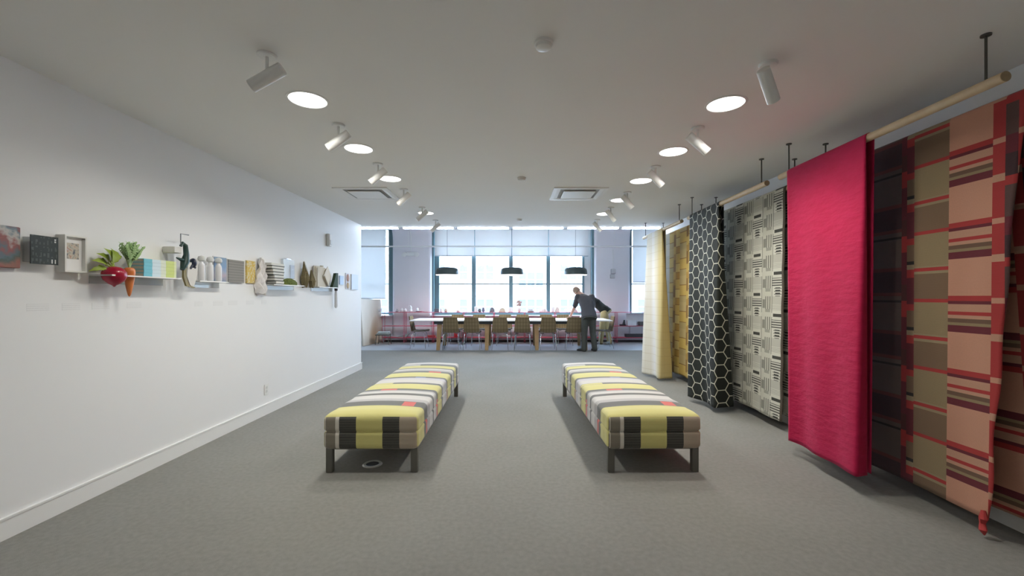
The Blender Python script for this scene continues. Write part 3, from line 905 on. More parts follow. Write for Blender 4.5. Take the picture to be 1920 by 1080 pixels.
# small things standing on the shelving (x, z of the shelf, form, size, colour, label)
def pot(x, z, prof, c, label, cat, name, y=12.58, rough=0.4):
    o = MB().lathe(prof, n=18).build(name, plain('glaze_%.2f_%.2f_%.2f' % c, c, rough), None, True)
    o.location = (x, y, z); return tag(o, label, cat)
T = 0.8945
def vase(h, r, neck=0.5): return [(r * 0.55, 0), (r * 0.9, h * 0.15), (r, h * 0.4), (r * 0.8, h * 0.7), (r * neck, h * 0.85), (r * neck * 1.1, h)]
def cup(h, r): return [(r * 0.7, 0), (r * 0.9, h * 0.3), (r, h), (r * 0.9, h), (r * 0.82, h * 0.5), (r * 0.6, h * 0.12)]
WG = (0.78, 0.78, 0.80); PG = (0.62, 0.52, 0.50); DGc = (0.12, 0.12, 0.14); GR = (0.40, 0.38, 0.40); TANc = (0.50, 0.42, 0.33)
pot(-3.92, T, cup(0.09, 0.05), WG, 'white cup at the end of the top shelf by the wood panel', 'cup', 'cup')
for k, (x, h, rr) in enumerate(((-3.42, 0.09, 0.05), (-3.28, 0.12, 0.04), (-3.18, 0.11, 0.045))):
    pot(x, T, vase(h, rr), GR if k == 0 else WG, ['squat grey jar', 'slim white bottle', 'short white bottle'][k] + ' on the top shelf beneath the emergency light', 'jar', 'jar')
# white swan-like vessel and low dish
r = thing('curved_vessel', (-3.02, 12.58, T), 'tall white vessel with a bent neck on the top shelf', 'vessel')
MB().lathe(vase(0.10, 0.05), n=16).build('body', plain('white_ceramic', (0.82, 0.82, 0.84), 0.35), r, True)
MB().tube([(0, 0, 0.08), (0.01, 0, 0.14), (-0.01, 0, 0.18), (-0.06, 0, 0.17)], [0.03, 0.026, 0.022, 0.016], 10).build('neck', MATS['white_ceramic'], r, True)
pot(-2.76, T, [(0.03, 0), (0.10, 0.02), (0.12, 0.04), (0.10, 0.03), (0.02, 0.015)], (0.82, 0.82, 0.84), 'shallow white dish on the top shelf beside the bent vessel', 'dish', 'dish')
pot(-2.82, T + 0.04, vase(0.09, 0.035), (0.80, 0.80, 0.82), 'little white bottle standing in the shallow dish', 'bottle', 'bottle')
items = [(-2.25, 'b', 0.10, 0.07, DGc, 'small dark camera shaped model at the corner of the wide window'), (-2.12, 'b', 0.10, 0.03, WG, 'narrow white block beside the dark model on the window ledge'),
         (-1.98, 'p', 0.10, 0.05, TANc, 'short tan pot at the foot of the first window pane'), (-1.62, 'p', 0.06, 0.06, PG, 'low pinkish bowl at the foot of the first window pane'),
         (-1.09, 'b', 0.16, 0.05, WG, 'upright white card before the first dark window post'), (-0.985, 'p', 0.10, 0.05, DGc, 'round dark pot beside the upright white card'),
         (-0.875, 'p', 0.14, 0.045, (0.14, 0.15, 0.24), 'navy vase next to the round dark pot'), (-0.62, 'm', 0.14, 0.08, DGc, 'dark mound shaped object in the second window pane'),
         (-0.31, 'm', 0.13, 0.10, TANc, 'tan mound shaped object in the second window pane'), (-0.08, 'b', 0.14, 0.06, WG, 'pale block before the middle window post'),
         (0.52, 'p', 0.08, 0.11, GR, 'wide low grey bowl in the third window pane'), (0.90, 'm', 0.12, 0.11, PG, 'pinkish mound in the third window pane'),
         (1.18, 'b', 0.16, 0.05, WG, 'upright white card before the post by the standing people'), (1.30, 'm', 0.16, 0.07, PG, 'pink rounded form next to the upright white card by the people'),
         (1.78, 'm', 0.11, 0.12, (0.66, 0.55, 0.58), 'pale pink mound beside the standing people')]
for (x, f_, h, rr, c_, lab) in items:
    if f_ == 'b':
        o = MB().bbox(-rr, rr, -0.03, 0.03, 0, h, 0.008); o.box(-rr * 0.5, rr * 0.5, -0.042, -0.03, h * 0.3, h * 0.75)
        o = o.build('display_block', plain('block_%.2f_%.2f_%.2f' % c_, c_, 0.5)); o.location = (x, 12.58, T); tag(o, lab, 'block')
    elif f_ == 'p':
        pot(x, T, vase(h, rr, 0.7), c_, lab, 'pot', 'pot')
    else:
        b = MB(); nn = 16; vs = []; fs = []
        for j in range(7):
            a = PI / 2 * j / 6
            for k in range(nn):
                q = 2 * PI * k / nn; wob = 1 + 0.14 * math.sin(3 * q + x * 7) + 0.07 * math.sin(7 * q)
                vs.append((rr * math.cos(a) * wob * math.cos(q), 0.7 * rr * math.cos(a) * wob * math.sin(q), h * math.sin(a)))
        for j in range(6):
            for k in range(nn):
                fs.append((j * nn + k, j * nn + (k + 1) % nn, j * nn + nn + (k + 1) % nn, j * nn + nn + k))
        fs.append(tuple(range(nn))[::-1])
        o = b._add(vs, fs).build('display_form', plain('form_%.2f_%.2f_%.2f' % c_, c_, 0.6), None, True); o.location = (x, 12.58, T); tag(o, lab, 'object')
# tall dried bouquet
r = thing('dried_bouquet', (0.18, 12.58, T), 'tall dried pinkish flower head in a vase before the third window pane', 'bouquet')
MB().lathe(vase(0.16, 0.05, 0.45), n=16).build('vase', plain('vase_pale', (0.66, 0.58, 0.58), 0.4), r, True)
b = MB()
for k in range(26):
    a = random.uniform(0, 2 * PI); q = random.uniform(0, 0.09); zz = random.uniform(0.19, 0.33)
    b.ball((q * math.cos(a), q * math.sin(a) * 0.7, zz), random.uniform(0.022, 0.036), n=7, m=5)
b.build('flower_head', plain('dried_flower', (0.42, 0.30, 0.28), 0.9), r, True)
# lower shelves
def crate(x, z, w, d, h, c, lab, cat='box', y=12.60, name='sample_box'):
    r = thing(name, (x, y, z), lab, cat)
    mt = plain('crate_%.2f_%.2f_%.2f' % c, c, 0.6)
    bd = MB().bbox(-w / 2, w / 2, -d / 2, d / 2, 0, h * 0.8, 0.004).build('body', mt, r)
    MB().bbox(-w / 2 - 0.004, w / 2 + 0.004, -d / 2 - 0.004, d / 2 + 0.004, h * 0.8, h, 0.004).build('lid', mt, r)
LOW = 0.1555; MID = 0.4905
crate(-1.68, LOW, 0.11, 0.12, 0.15, (0.55, 0.02, 0.03), 'bright red box on the bottom shelf behind the first near chair')
crate(-1.42, LOW, 0.09, 0.12, 0.14, (0.50, 0.02, 0.03), 'bright red box on the bottom shelf behind the second near chair')
crate(-2.42, LOW, 0.24, 0.14, 0.05, (0.45, 0.06, 0.05), 'flat dull red box on the bottom shelf behind the end chair')
crate(-0.55 + 0.35, LOW, 0.28, 0.14, 0.05, (0.55, 0.50, 0.52), 'flat pale box on the bottom shelf behind the third near chair')
crate(0.40 + 0.2, LOW, 0.30, 0.14, 0.06, (0.55, 0.30, 0.32), 'flat rose box on the bottom shelf behind the fourth near chair')
crate(-2.98, LOW, 0.07, 0.08, 0.06, (0.78, 0.78, 0.78), 'tiny white box on the bottom shelf left of the end chair legs')
crate(3.62, LOW, 0.62, 0.18, 0.09, (0.03, 0.03, 0.035), 'long black box on the bottom shelf beside the cream cloth')
crate(2.72, LOW, 0.28, 0.16, 0.05, (0.05, 0.04, 0.05), 'flat black box on the bottom shelf behind the bending person')
crate(3.50, MID, 0.26, 0.16, 0.16, (0.62, 0.66, 0.72), 'pale blue box on the middle shelf beside the cream cloth')
crate(3.85, MID, 0.26, 0.16, 0.12, (0.10, 0.10, 0.10), 'dark box on the middle shelf at the cream cloth end')
crate(2.72, MID, 0.32, 0.16, 0.12, (0.60, 0.58, 0.66), 'pale lilac box on the middle shelf behind the bending person')
r = thing('desk_tool', (3.24, 12.60, MID), 'small black tool with an upright arm on the middle shelf', 'tool')
MB().bbox(-0.09, 0.08, -0.05, 0.05, 0, 0.04, 0.006).build('base', BLACK, r)
MB().hexa([(-0.01, -0.03, 0.04), (0.07, -0.03, 0.04), (0.07, 0.03, 0.04), (-0.01, 0.03, 0.04), (0.03, -0.02, 0.17), (0.06, -0.02, 0.17), (0.06, 0.02, 0.17), (0.03, 0.02, 0.17)]).build('arm', BLACK, r)
tag(MB().bbox(3.36, 3.90, 12.69, 12.71, MID, MID + 0.36, 0.006).build('white_board', plain('board_white', (0.75, 0.77, 0.80), 0.5)), 'plain white board propped on the middle shelf under the window', 'board')

# leaning wood panel
m, t = newmat('stained_plywood', 0.55)
ox, oy, oz = t.obj()
n_ = t.noise(3.0, 4, t.comb(t.m('MULTIPLY', oy, 1.6), t.m('MULTIPLY', oz, 0.6), 0.0))
blob = t.m('SUBTRACT', 1.0, t.m('MULTIPLY', t.m('ADD', t.m('POWER', t.m('SUBTRACT', t.m('ADD', oy, t.m('MULTIPLY', oz, -0.25)), 0.62), 2.0), t.m('MULTIPLY', t.m('POWER', t.m('SUBTRACT', oz, 0.25), 2.0), 0.35)), 9.0))
c = t.mix(n_, (0.62, 0.53, 0.42), (0.72, 0.64, 0.53))
c = t.mix(t.m('MULTIPLY', t.m('MAXIMUM', blob, 0.0), 0.75), c, (0.36, 0.20, 0.08))
t.base(c)
pnl = MB().hexa([(-0.02, 0, 0), (0.02, 0, 0), (0.16, 1.26, 0), (0.12, 1.26, 0), (-0.10, 0, 1.29), (-0.06, 0, 1.29), (0.10, 1.26, 1.26), (0.06, 1.26, 1.26)]).build('wood_panel', m)
pnl.location = (-4.08, 11.58, 0.0)
tag(pnl, 'pale plywood panel with a brown stain leaning past the end of the display wall', 'panel')
r = thing('low_stool', (-3.66, 12.05, 0), 'low dark stool stacked with grey folders beside the leaning wood panel', 'stool')
for sx in (-0.16, 0.16):
    for sy in (-0.12, 0.12):
        MB().tube([(sx * 1.15, sy * 1.15, 0), (sx, sy, 0.26)], 0.009, 6).build('leg', LEGMETAL, r)
MB().bbox(-0.19, 0.19, -0.15, 0.15, 0.26, 0.285, 0.005).build('seat', LEGMETAL, r)
for k, (dx, a) in enumerate(((0.0, 0.0), (0.02, 0.2))):
    o = MB().bbox(-0.16, 0.16, -0.11, 0.11, 0, 0.035, 0.004).build('grey_folder', plain('folder_grey_%d' % k, (0.38, 0.40, 0.38), 0.6))
    o.location = (-3.66 + dx, 12.05, 0.286 + k * 0.036); o.rotation_euler = (0, 0, a)
    tag(o, ('lower' if k == 0 else 'upper') + ' grey folder lying on the low stool', 'folder')
o = MB().hexa([(0, 0, 0), (0.30, 0, 0), (0.30, 0.2, 0), (0, 0.2, 0), (0.12, 0, 0.025), (0.42, 0, 0.12), (0.42, 0.2, 0.12), (0.12, 0.2, 0.025)]).build('sloping_tray', plain('tray_grey', (0.33, 0.36, 0.35), 0.6))
o.location = (-3.45, 12.50, 0.156); tag(o, 'sloping grey tray propped on the bottom shelf near the low stool', 'tray')

# ------------------------------------------------------------------ table, pendants
tb = thing('long_table', (0, 11.27, 0), 'long white topped meeting table with slanted oak legs', 'table')
MB().bbox(-2.60, 2.50, -0.57, 0.57, 0.725, 0.752, 0.004).build('table_top', plain('table_white', (0.80, 0.79, 0.78), 0.35), tb)
MB().box(-2.0, 1.9, -0.50, -0.46, 0.655, 0.725).build('apron', plain('apron_dark', (0.035, 0.045, 0.055), 0.5), tb)
MB().box(-2.0, 1.9, 0.46, 0.50, 0.655, 0.725).build('apron', MATS['apron_dark'], tb)
for i, x in enumerate((-1.86, -0.655, 0.59, 1.80)):
    lean = (-0.03, -0.01, 0.01, 0.03)[i]
    for sy in (-1, 1):
        y0_, y1_ = sy * 0.52, sy * 0.42
        w0, w1 = 0.042, 0.062
        MB().hexa([(x + lean - w0, y0_ - 0.03, 0), (x + lean + w0, y0_ - 0.03, 0), (x + lean + w0, y0_ + 0.03, 0), (x + lean - w0, y0_ + 0.03, 0),
                   (x - w1, y1_ - 0.03, 0.725), (x + w1, y1_ - 0.03, 0.725), (x + w1, y1_ + 0.03, 0.725), (x - w1, y1_ + 0.03, 0.725)]).build('leg', OAK, tb)
PEND = plain('pendant_dark_green', (0.035, 0.05, 0.045), 0.45)
PDIF = emit('pendant_diffuser', (1.0, 0.97, 0.93), 4.0)
for i, x in enumerate((-1.74, -0.03, 1.65)):
    r = thing('pendant_lamp', (x, 11.27, 1.925), ['dark domed pendant lamp over the table end by the wood panel', 'dark domed pendant lamp over the middle of the table', 'dark domed pendant lamp over the standing people'][i], 'pendant lamp', 'pendant lamps over the table')
    MB().lathe([(0.302, 0.0), (0.306, 0.05), (0.300, 0.10), (0.282, 0.150), (0.23, 0.182), (0.10, 0.198), (0.01, 0.200)], n=32).build('shade', PEND, r, True)
    MB().lathe([(0.292, -0.012), (0.298, -0.001)], n=32).build('diffuser', PDIF, r)
    MB().tube([(0, 0, 0.18), (0, 0, UP - 1.925)], 0.004, 6).build('cord', BLACK, r)
    ld = bpy.data.lights.new('pendant_lamp_light', 'AREA'); ld.shape = 'DISK'; ld.size = 0.54; ld.energy = 16.0; ld.color = (1.0, 0.97, 0.93)
    lo = bpy.data.objects.new('lamp', ld); col.objects.link(lo); lo.parent = r; lo.location = (0, 0, -0.018)
    MB().lathe([(0.05, UP - 1.925 - 0.03), (0.06, UP - 1.925)], n=16).build('ceiling_rose', TRIMW, r)

# ------------------------------------------------------------------ chairs
m, t = newmat('olive_plaid', 0.9)
ox, oy, oz = t.obj()
fu = t.m('FRACT', t.m('MULTIPLY', t.m('ADD', ox, 2.0), 14.0)); fv = t.m('FRACT', t.m('MULTIPLY', t.m('ADD', oz, 2.0), 11.0))
c = t.mix(t.m('GREATER_THAN', fu, 0.55), (0.165, 0.115, 0.058), (0.215, 0.155, 0.08))
c = t.mix(t.m('MULTIPLY', t.m('GREATER_THAN', fv, 0.6), 0.5), c, (0.12, 0.09, 0.035))
t.base(c); CHPLAID = m
CHIN = plain('chair_inner_grey', (0.16, 0.135, 0.10), 0.8)
CHINP = plain('chair_shell_pale', (0.38, 0.34, 0.29), 0.7)
def chair_proto(outer, inner):
    """faces +y (sitter looks to +y); origin on the floor under the seat"""
    r = thing('chair', (0, 0, 0), '', 'chair', 'plaid chairs around the table')
    def slab(rows, th, name, mat):
        b = MB(); vs = []; nseg = 8
        for (hw, y, z, ny, nz_) in rows:
            for k in range(nseg + 1):
                q = -1 + 2 * k / nseg
                cv = 0.035 * q * q
                vs.append((q * hw, y + cv * (1 if name == 'backrest' else 0), z + (cv * 0.4 if name == 'seat' else 0)))
        n0 = len(vs)
        for i, (hw, y, z, ny, nz_) in enumerate(rows):
            for k in range(nseg + 1):
                p = vs[i * (nseg + 1) + k]; vs.append((p[0], p[1] + ny * th, p[2] + nz_ * th))
        fs = []; n = nseg + 1; R_ = len(rows)
        for i in range(R_ - 1):
            for k in range(nseg):
                a = i * n + k
                fs.append((a, a + 1, a + n + 1, a + n)); fs.append((n0 + a, n0 + a + n, n0 + a + n + 1, n0 + a + 1))
        for i in range(R_ - 1):
            fs.append((i * n, i * n + n, n0 + i * n + n, n0 + i * n)); e = i * n + nseg
            fs.append((e, n0 + e, n0 + e + n, e + n))
        for k in range(nseg):
            fs.append((k, n0 + k, n0 + k + 1, k + 1)); e = (R_ - 1) * n + k
            fs.append((e, e + 1, n0 + e + 1, n0 + e))
        return b._add(vs, fs).build(name, mat, r, True)
    slab([(0.200, -0.175, 0.445, 0.9, 0.3), (0.206, -0.205, 0.475, 1, 0.1), (0.200, -0.225, 0.56, 1, 0), (0.188, -0.245, 0.68, 1, 0), (0.176, -0.265, 0.80, 1, 0), (0.168, -0.272, 0.835, 1, 0)], 0.022, 'backrest', outer)
    slab([(0.200, -0.175, 0.440, 0, 1), (0.215, -0.05, 0.428, 0, 1), (0.215, 0.10, 0.436, 0, 1), (0.205, 0.20, 0.446, 0, 1), (0.19, 0.235, 0.440, 0, 1)], 0.022, 'seat', inner)
    for sx in (-1, 1):
        for (ya, yb) in ((-0.10, -0.20), (0.12, 0.20)):
            MB().tube([(sx * 0.10, ya, 0.425), (sx * 0.17, ya * 1.1, 0.415), (sx * 0.185, (ya + yb) / 2, 0.36), (sx * 0.205, yb, 0.0)], 0.0085, 8).build('leg', CHROME, r, True)
    return r
cp = chair_proto(CHPLAID, CHIN)
used = [False]
def chair(x, y, rz, label, proto=None):
    p = cp
    r = p if not used[0] else copy_tree(p)
    used[0] = True
    r.location = (x, y, 0); r.rotation_euler = (0, 0, rz); r['label'] = label
for i, (px, a) in enumerate(((844, 0.02), (884.5, -0.05), (937, 0.03), (980, -0.04), (1028, 0.02), (1078, -0.05))):
    chair((px - 962) / 800 * 10.62, 10.84, a, 'olive plaid chair on the near side of the table, %s from the wood panel end' % ORD[i])
for i, x in enumerate((-1.58, -0.95, -0.24, 0.28, 0.92, 1.42)):
    chair(x, 11.86, PI + (0.05 if i % 2 else -0.06), 'plaid chair on the window side of the table, %s from the wood panel end' % ORD[i])
chair(-2.46, 11.22, -PI / 2, 'plaid chair at the end of the table by the leaning wood panel')
chair(2.40, 11.22, PI / 2, 'plaid chair at the end of the table in front of the bending person')

# ------------------------------------------------------------------ people
SKIN = plain('skin', (0.50, 0.27, 0.19), 0.55, var=0.08)
HAIR = plain('short_brown_hair', (0.20, 0.13, 0.085), 0.8, var=0.2, scale=60, bump=0.4, bscale=200)
def remesh(b, name, mat, parent, vox=0.010, smooth=6):
    o = b.build(name, mat, parent)
    md = o.modifiers.new('skin_surface', 'REMESH'); md.mode = 'VOXEL'; md.voxel_size = vox; md.use_smooth_shade = True
    s_ = o.modifiers.new('soften', 'SMOOTH'); s_.iterations = smooth; s_.factor = 0.5
    return o
def limb(b, pts, rad, n=12):
    # rounded, tapering limb
    b.tube(pts, rad, n)
    for p, q in ((pts[0], rad[0]), (pts[-1], rad[-1])): b.ball(p, q * 0.99, n=10, m=6)
    for p, q in zip(pts[1:-1], rad[1:-1]): b.ball(p, q, n=10, m=6)
def hand(b, wrist, direction, up, s=1.0, curl=0.25, thumb=1):
    d = Vector(direction).normalized(); upv = Vector(up).normalized(); sd = d.cross(upv).normalized(); upv = sd.cross(d)
    w = Vector(wrist)
    b.loft([(w, 0.024 * s, 0.018 * s, sd, upv), (w + d * 0.04 * s, 0.038 * s, 0.016 * s, sd, upv), (w + d * 0.09 * s, 0.041 * s, 0.014 * s, sd, upv)], 10)
    for k, ln_ in enumerate((0.070, 0.080, 0.074, 0.058)):
        o = w + d * 0.085 * s + sd * ((k - 1.5) * 0.021 * s)
        p1 = o + (d - upv * curl * 0.5).normalized() * ln_ * 0.5 * s; p2 = p1 + (d - upv * curl * 1.6).normalized() * ln_ * 0.5 * s
        limb(b, [o, p1, p2], [0.0095 * s, 0.009 * s, 0.0075 * s], 8)
    o = w + d * 0.025 * s + sd * (-0.030 * thumb * s); p1 = o + (d * 0.7 - sd * thumb * 0.7).normalized() * 0.035 * s; p2 = p1 + (d * 0.95 - sd * thumb * 0.3).normalized() * 0.028 * s
    limb(b, [o, p1, p2], [0.013 * s, 0.011 * s, 0.009 * s], 8)
def person(loc, label, P, shirt_mat, trouser_mat, shoe_mat, shorts=False, side=(1, 0, 0)):
    r = thing('person', loc, label, 'person')
    V = {k: Vector(v) for k, v in P.items() if k != 'hair'}
    sx = Vector(side).normalized()
    up = (V['chest'] - V['pelvis']).normalized(); fw = up.cross(sx).normalized()
    shx = (V['sr'] - V['sl']).normalized(); sfw = (V['neck'] - V['chest']).normalized().cross(shx).normalized()
    def torso(b, g):
        b.loft([(V['pelvis'] - up * 0.10, 0.150 + g, 0.105 + g, sx, fw), (V['pelvis'], 0.168 + g, 0.115 + g, sx, fw), (V['pelvis'].lerp(V['chest'], 0.4), 0.150 + g, 0.100 + g, sx, fw),
                (V['chest'], 0.172 + g, 0.110 + g, shx, fw), (V['chest'].lerp(V['neck'], 0.55), 0.165 + g, 0.095 + g, shx, sfw), (V['neck'] - (V['neck'] - V['chest']).normalized() * 0.03, 0.075 + g, 0.065 + g, shx, sfw)], 18)
        for k in ('sl', 'sr'): b.ball(V[k], 0.066 + g)
    # body: one continuous surface
    b = MB(); torso(b, 0.0)
    limb(b, [V['neck'] - (V['head'] - V['neck']) * 0.2, V['neck'].lerp(V['head'], 0.7)], [0.060, 0.052])
    hd = V['head']; hu = (V['head'] - V['neck']).normalized(); hf = Vector(P['face']).normalized(); hs = hf.cross(hu).normalized(); hf = hu.cross(hs).normalized()
    M = Matrix((hs, hf, hu)).transposed()
    def hp(x, y, z): return hd + M @ Vector((x, y, z))
    b.loft([(hp(0, 0.030, -0.118), 0.030, 0.030, hs, hf), (hp(0, 0.022, -0.095), 0.050, 0.058, hs, hf), (hp(0, 0.012, -0.05), 0.066, 0.084, hs, hf), (hp(0, 0.0, 0.0), 0.075, 0.096, hs, hf),
            (hp(0, -0.006, 0.05), 0.073, 0.094, hs, hf), (hp(0, -0.008, 0.090), 0.055, 0.072, hs, hf), (hp(0, -0.008, 0.112), 0.022, 0.030, hs, hf)], 18)
    b.ball(hp(0, 0.104, -0.025), 0.013, 0.018, 0.020, n=8, m=6); b.ball(hp(0, 0.092, -0.062), 0.022, 0.010, 0.008, n=8, m=6)
    for q in (-1, 1): b.ball(hp(q * 0.076, -0.006, -0.012), 0.010, 0.018, 0.030, n=8, m=6)
    for q in ('l', 'r'):
        limb(b, [V['s' + q], V['e' + q], V['w' + q]], [0.047, 0.039, 0.026])
        hand(b, V['w' + q], V['h' + q] - V['w' + q], P.get('hup', (0, 0, 1)), 1.0, 0.3, 1 if q == 'r' else -1)
        limb(b, [V['hip' + q], V['k' + q], V['a' + q]], [0.082, 0.055, 0.036])
    remesh(b, 'body', SKIN, r, 0.0075, 3)
    for q in (-1, 1):
        e = MB().ball(hp(q * 0.030, 0.086, 0.004), 0.011, n=10, m=6).build('eye', plain('eye_white', (0.7, 0.7, 0.68), 0.3), r, True)
    # hair cap
    b = MB(); b.loft([(hp(0, -0.030, -0.050), 0.070, 0.072, hs, hf), (hp(0, -0.022, 0.0), 0.082, 0.086, hs, hf), (hp(0, -0.012, 0.045), 0.081, 0.098, hs, hf), (hp(0, -0.010, 0.092), 0.062, 0.080, hs, hf), (hp(0, -0.010, 0.120), 0.026, 0.034, hs, hf)], 18)
    remesh(b, 'hair', P.get('hair', HAIR), r, 0.009, 4)
    # shirt
    b = MB(); torso(b, 0.020)
    for q in ('l', 'r'):
        el = V['s' + q].lerp(V['e' + q], 0.80)
        limb(b, [V['s' + q], V['s' + q].lerp(V['e' + q], 0.4), el], [0.074, 0.068, 0.064])
    b.loft([(V['pelvis'] - up * 0.13, 0.190, 0.145, sx, fw), (V['pelvis'] + up * 0.05, 0.188, 0.138, sx, fw)], 18)
    remesh(b, 'shirt', shirt_mat, r, 0.011, 7)
    # trousers
    b = MB(); b.loft([(V['pelvis'] - up * 0.16, 0.172, 0.135, sx, fw), (V['pelvis'] + up * 0.03, 0.176, 0.128, sx, fw)], 18)
    for q in ('l', 'r'):
        if shorts: limb(b, [V['hip' + q], V['hip' + q].lerp(V['k' + q], 0.85)], [0.102, 0.092])
        else: limb(b, [V['hip' + q], V['k' + q], V['a' + q] + Vector((0, 0, -0.035))], [0.102, 0.080, 0.070])
    remesh(b, 'trousers', trouser_mat, r, 0.011, 6)
    for q in ('l', 'r'):
        a = V['a' + q]; td = Vector(P['t' + q]).normalized(); ts = td.cross(Vector((0, 0, 1)))
        b = MB(); g_ = Vector((a.x, a.y, 0))
        b.loft([(g_ - td * 0.06 + Vector((0, 0, 0.045)), 0.028, 0.040, ts, (0, 0, 1)), (g_ - td * 0.03 + Vector((0, 0, 0.050)), 0.040, 0.050, ts, (0, 0, 1)), (g_ + td * 0.06 + Vector((0, 0, 0.042)), 0.044, 0.042, ts, (0, 0, 1)),
                (g_ + td * 0.15 + Vector((0, 0, 0.032)), 0.046, 0.031, ts, (0, 0, 1)), (g_ + td * 0.20 + Vector((0, 0, 0.024)), 0.026, 0.022, ts, (0, 0, 1))], 14)
        limb(b, [g_ + Vector((0, 0, 0.05)), g_ + Vector((0, 0, 0.10))], [0.042, 0.046])
        remesh(b, 'shoe', shoe_mat, r, 0.008, 3)
    return r
CHARC = plain('charcoal_shirt', (0.070, 0.066, 0.070), 0.85, bump=0.2, bscale=40)
DARKT = plain('dark_trousers', (0.058, 0.060, 0.050), 0.85, bump=0.2, bscale=30)
BLKS = plain('black_shirt', (0.012, 0.014, 0.011), 0.85, bump=0.2, bscale=40)
KHAKI = plain('khaki_trousers', (0.46, 0.36, 0.17), 0.85, bump=0.2, bscale=30)
person((1.86, 10.50, 0), 'person in a charcoal shirt and dark trousers leaning on the table with one hand', dict(
    pelvis=(0.0, 0.0, 0.93), chest=(-0.03, 0.14, 1.20), neck=(-0.12, 0.30, 1.395), head=(-0.235, 0.37, 1.485), face=(-0.55, 0.75, -0.45),
    sl=(-0.235, 0.24, 1.325), sr=(0.115, 0.24, 1.335), el=(-0.31, 0.30, 1.06), wl=(-0.40, 0.42, 0.835), hl=(-0.47, 0.56, 0.775),
    er=(0.185, 0.32, 1.09), wr=(0.12, 0.52, 0.90), hr=(0.08, 0.64, 0.80),
    hipl=(-0.085, 0.0, 0.86), kl=(-0.10, 0.03, 0.47), al=(-0.115, -0.02, 0.09), hipr=(0.085, 0.0, 0.86), kr=(0.11, 0.05, 0.47), ar=(0.155, 0.02, 0.09),
    tl=(-0.75, 0.65, 0), tr=(-0.15, 1, 0), hup=(0, 0, 1), hair=plain('short_fair_hair', (0.30, 0.20, 0.14), 0.8, var=0.2, scale=60, bump=0.4, bscale=200)), CHARC, DARKT, plain('black_shoe', (0.02, 0.02, 0.02), 0.4))
person((2.56, 12.09, 0), 'person in a black shirt and khaki trousers bending low over the table', dict(
    pelvis=(0.03, 0.0, 0.97), chest=(-0.22, -0.07, 1.17), neck=(-0.44, -0.14, 1.30), head=(-0.575, -0.19, 1.25), face=(-0.5, -0.2, -0.85),
    sl=(-0.33, -0.32, 1.25), sr=(-0.36, 0.03, 1.28), el=(-0.42, -0.36, 1.02), wl=(-0.50, -0.40, 0.80), hl=(-0.62, -0.42, 0.77),
    er=(-0.46, 0.02, 1.04), wr=(-0.58, -0.10, 0.82), hr=(-0.70, -0.16, 0.77),
    hipl=(0.00, -0.09, 0.90), kl=(-0.05, -0.06, 0.48), al=(-0.08, 0.0, 0.09), hipr=(0.05, 0.09, 0.90), kr=(0.12, 0.06, 0.48), ar=(0.18, 0.04, 0.09),
    tl=(-0.9, -0.4, 0), tr=(-0.7, -0.6, 0)), BLKS, KHAKI, plain('pale_shoe', (0.45, 0.45, 0.42), 0.5), side=(0.45, 1.0, 0))
# things lying on the table
tag(MB().bbox(-0.16, 0.16, -0.12, 0.12, 0, 0.012, 0.003).build('paper_pad', plain('paper_white', (0.78, 0.78, 0.76), 0.7)), 'flat white paper pad on the table in front of the people', 'paper').location = (1.25, 11.2, 0.7525)

# ------------------------------------------------------------------ display wall: everything hangs on or stands out from x = LX
def at(name, y, z, label, cat, group=None):
    return thing(name, (LX, y, z), label, cat, group)
ACR = glassy('clear_acrylic', (0.93, 0.95, 0.95), 0.08, 0.42, (0.85, 0.86, 0.86))
def acrylic_shelf(y0, y1, z, d, label):
    r = at('acrylic_shelf', y0, z, label, 'shelf', 'clear acrylic wall shelves')
    led = MB().bbox(0.0005, d, 0, y1 - y0, -0.010, 0.0, 0.002).build('ledge', ACR, r)
    MB().box(0.0005, 0.006, 0, y1 - y0, -0.06, -0.010).build('back_lip', ACR, r)
    MB().box(d - 0.004, d + 0.001, 0.002, y1 - y0 - 0.002, -0.0095, -0.0005).build('polished_edge', plain('acrylic_edge', (0.82, 0.80, 0.78), 0.3), led)
# abstract canvas
m, t = newmat('abstract_paint', 0.5)
ox, oy, oz = t.obj()
wv = t.m('ADD', t.m('MULTIPLY', t.m('ADD', oy, t.m('MULTIPLY', oz, 1.5)), 2.2), t.m('MULTIPLY', t.noise(9, 4), 1.5))
c = t.ramp(t.m('FRACT', wv), [(0, (0.24, 0.05, 0.04)), (0.2, (0.30, 0.13, 0.10)), (0.38, (0.07, 0.10, 0.08)), (0.5, (0.10, 0.15, 0.18)), (0.62, (0.28, 0.09, 0.08)), (0.75, (0.50, 0.47, 0.45)), (0.85, (0.16, 0.22, 0.26)), (1.0, (0.24, 0.05, 0.04))], 'LINEAR')
t.base(c)
r = at('abstract_painting', 2.20, 1.51, 'abstract painting in red, blue and white strokes at the start of the display row', 'painting')
MB().bbox(0.001, 0.032, 0, 0.225, 0, 0.232, 0.003).build('canvas', m, r)
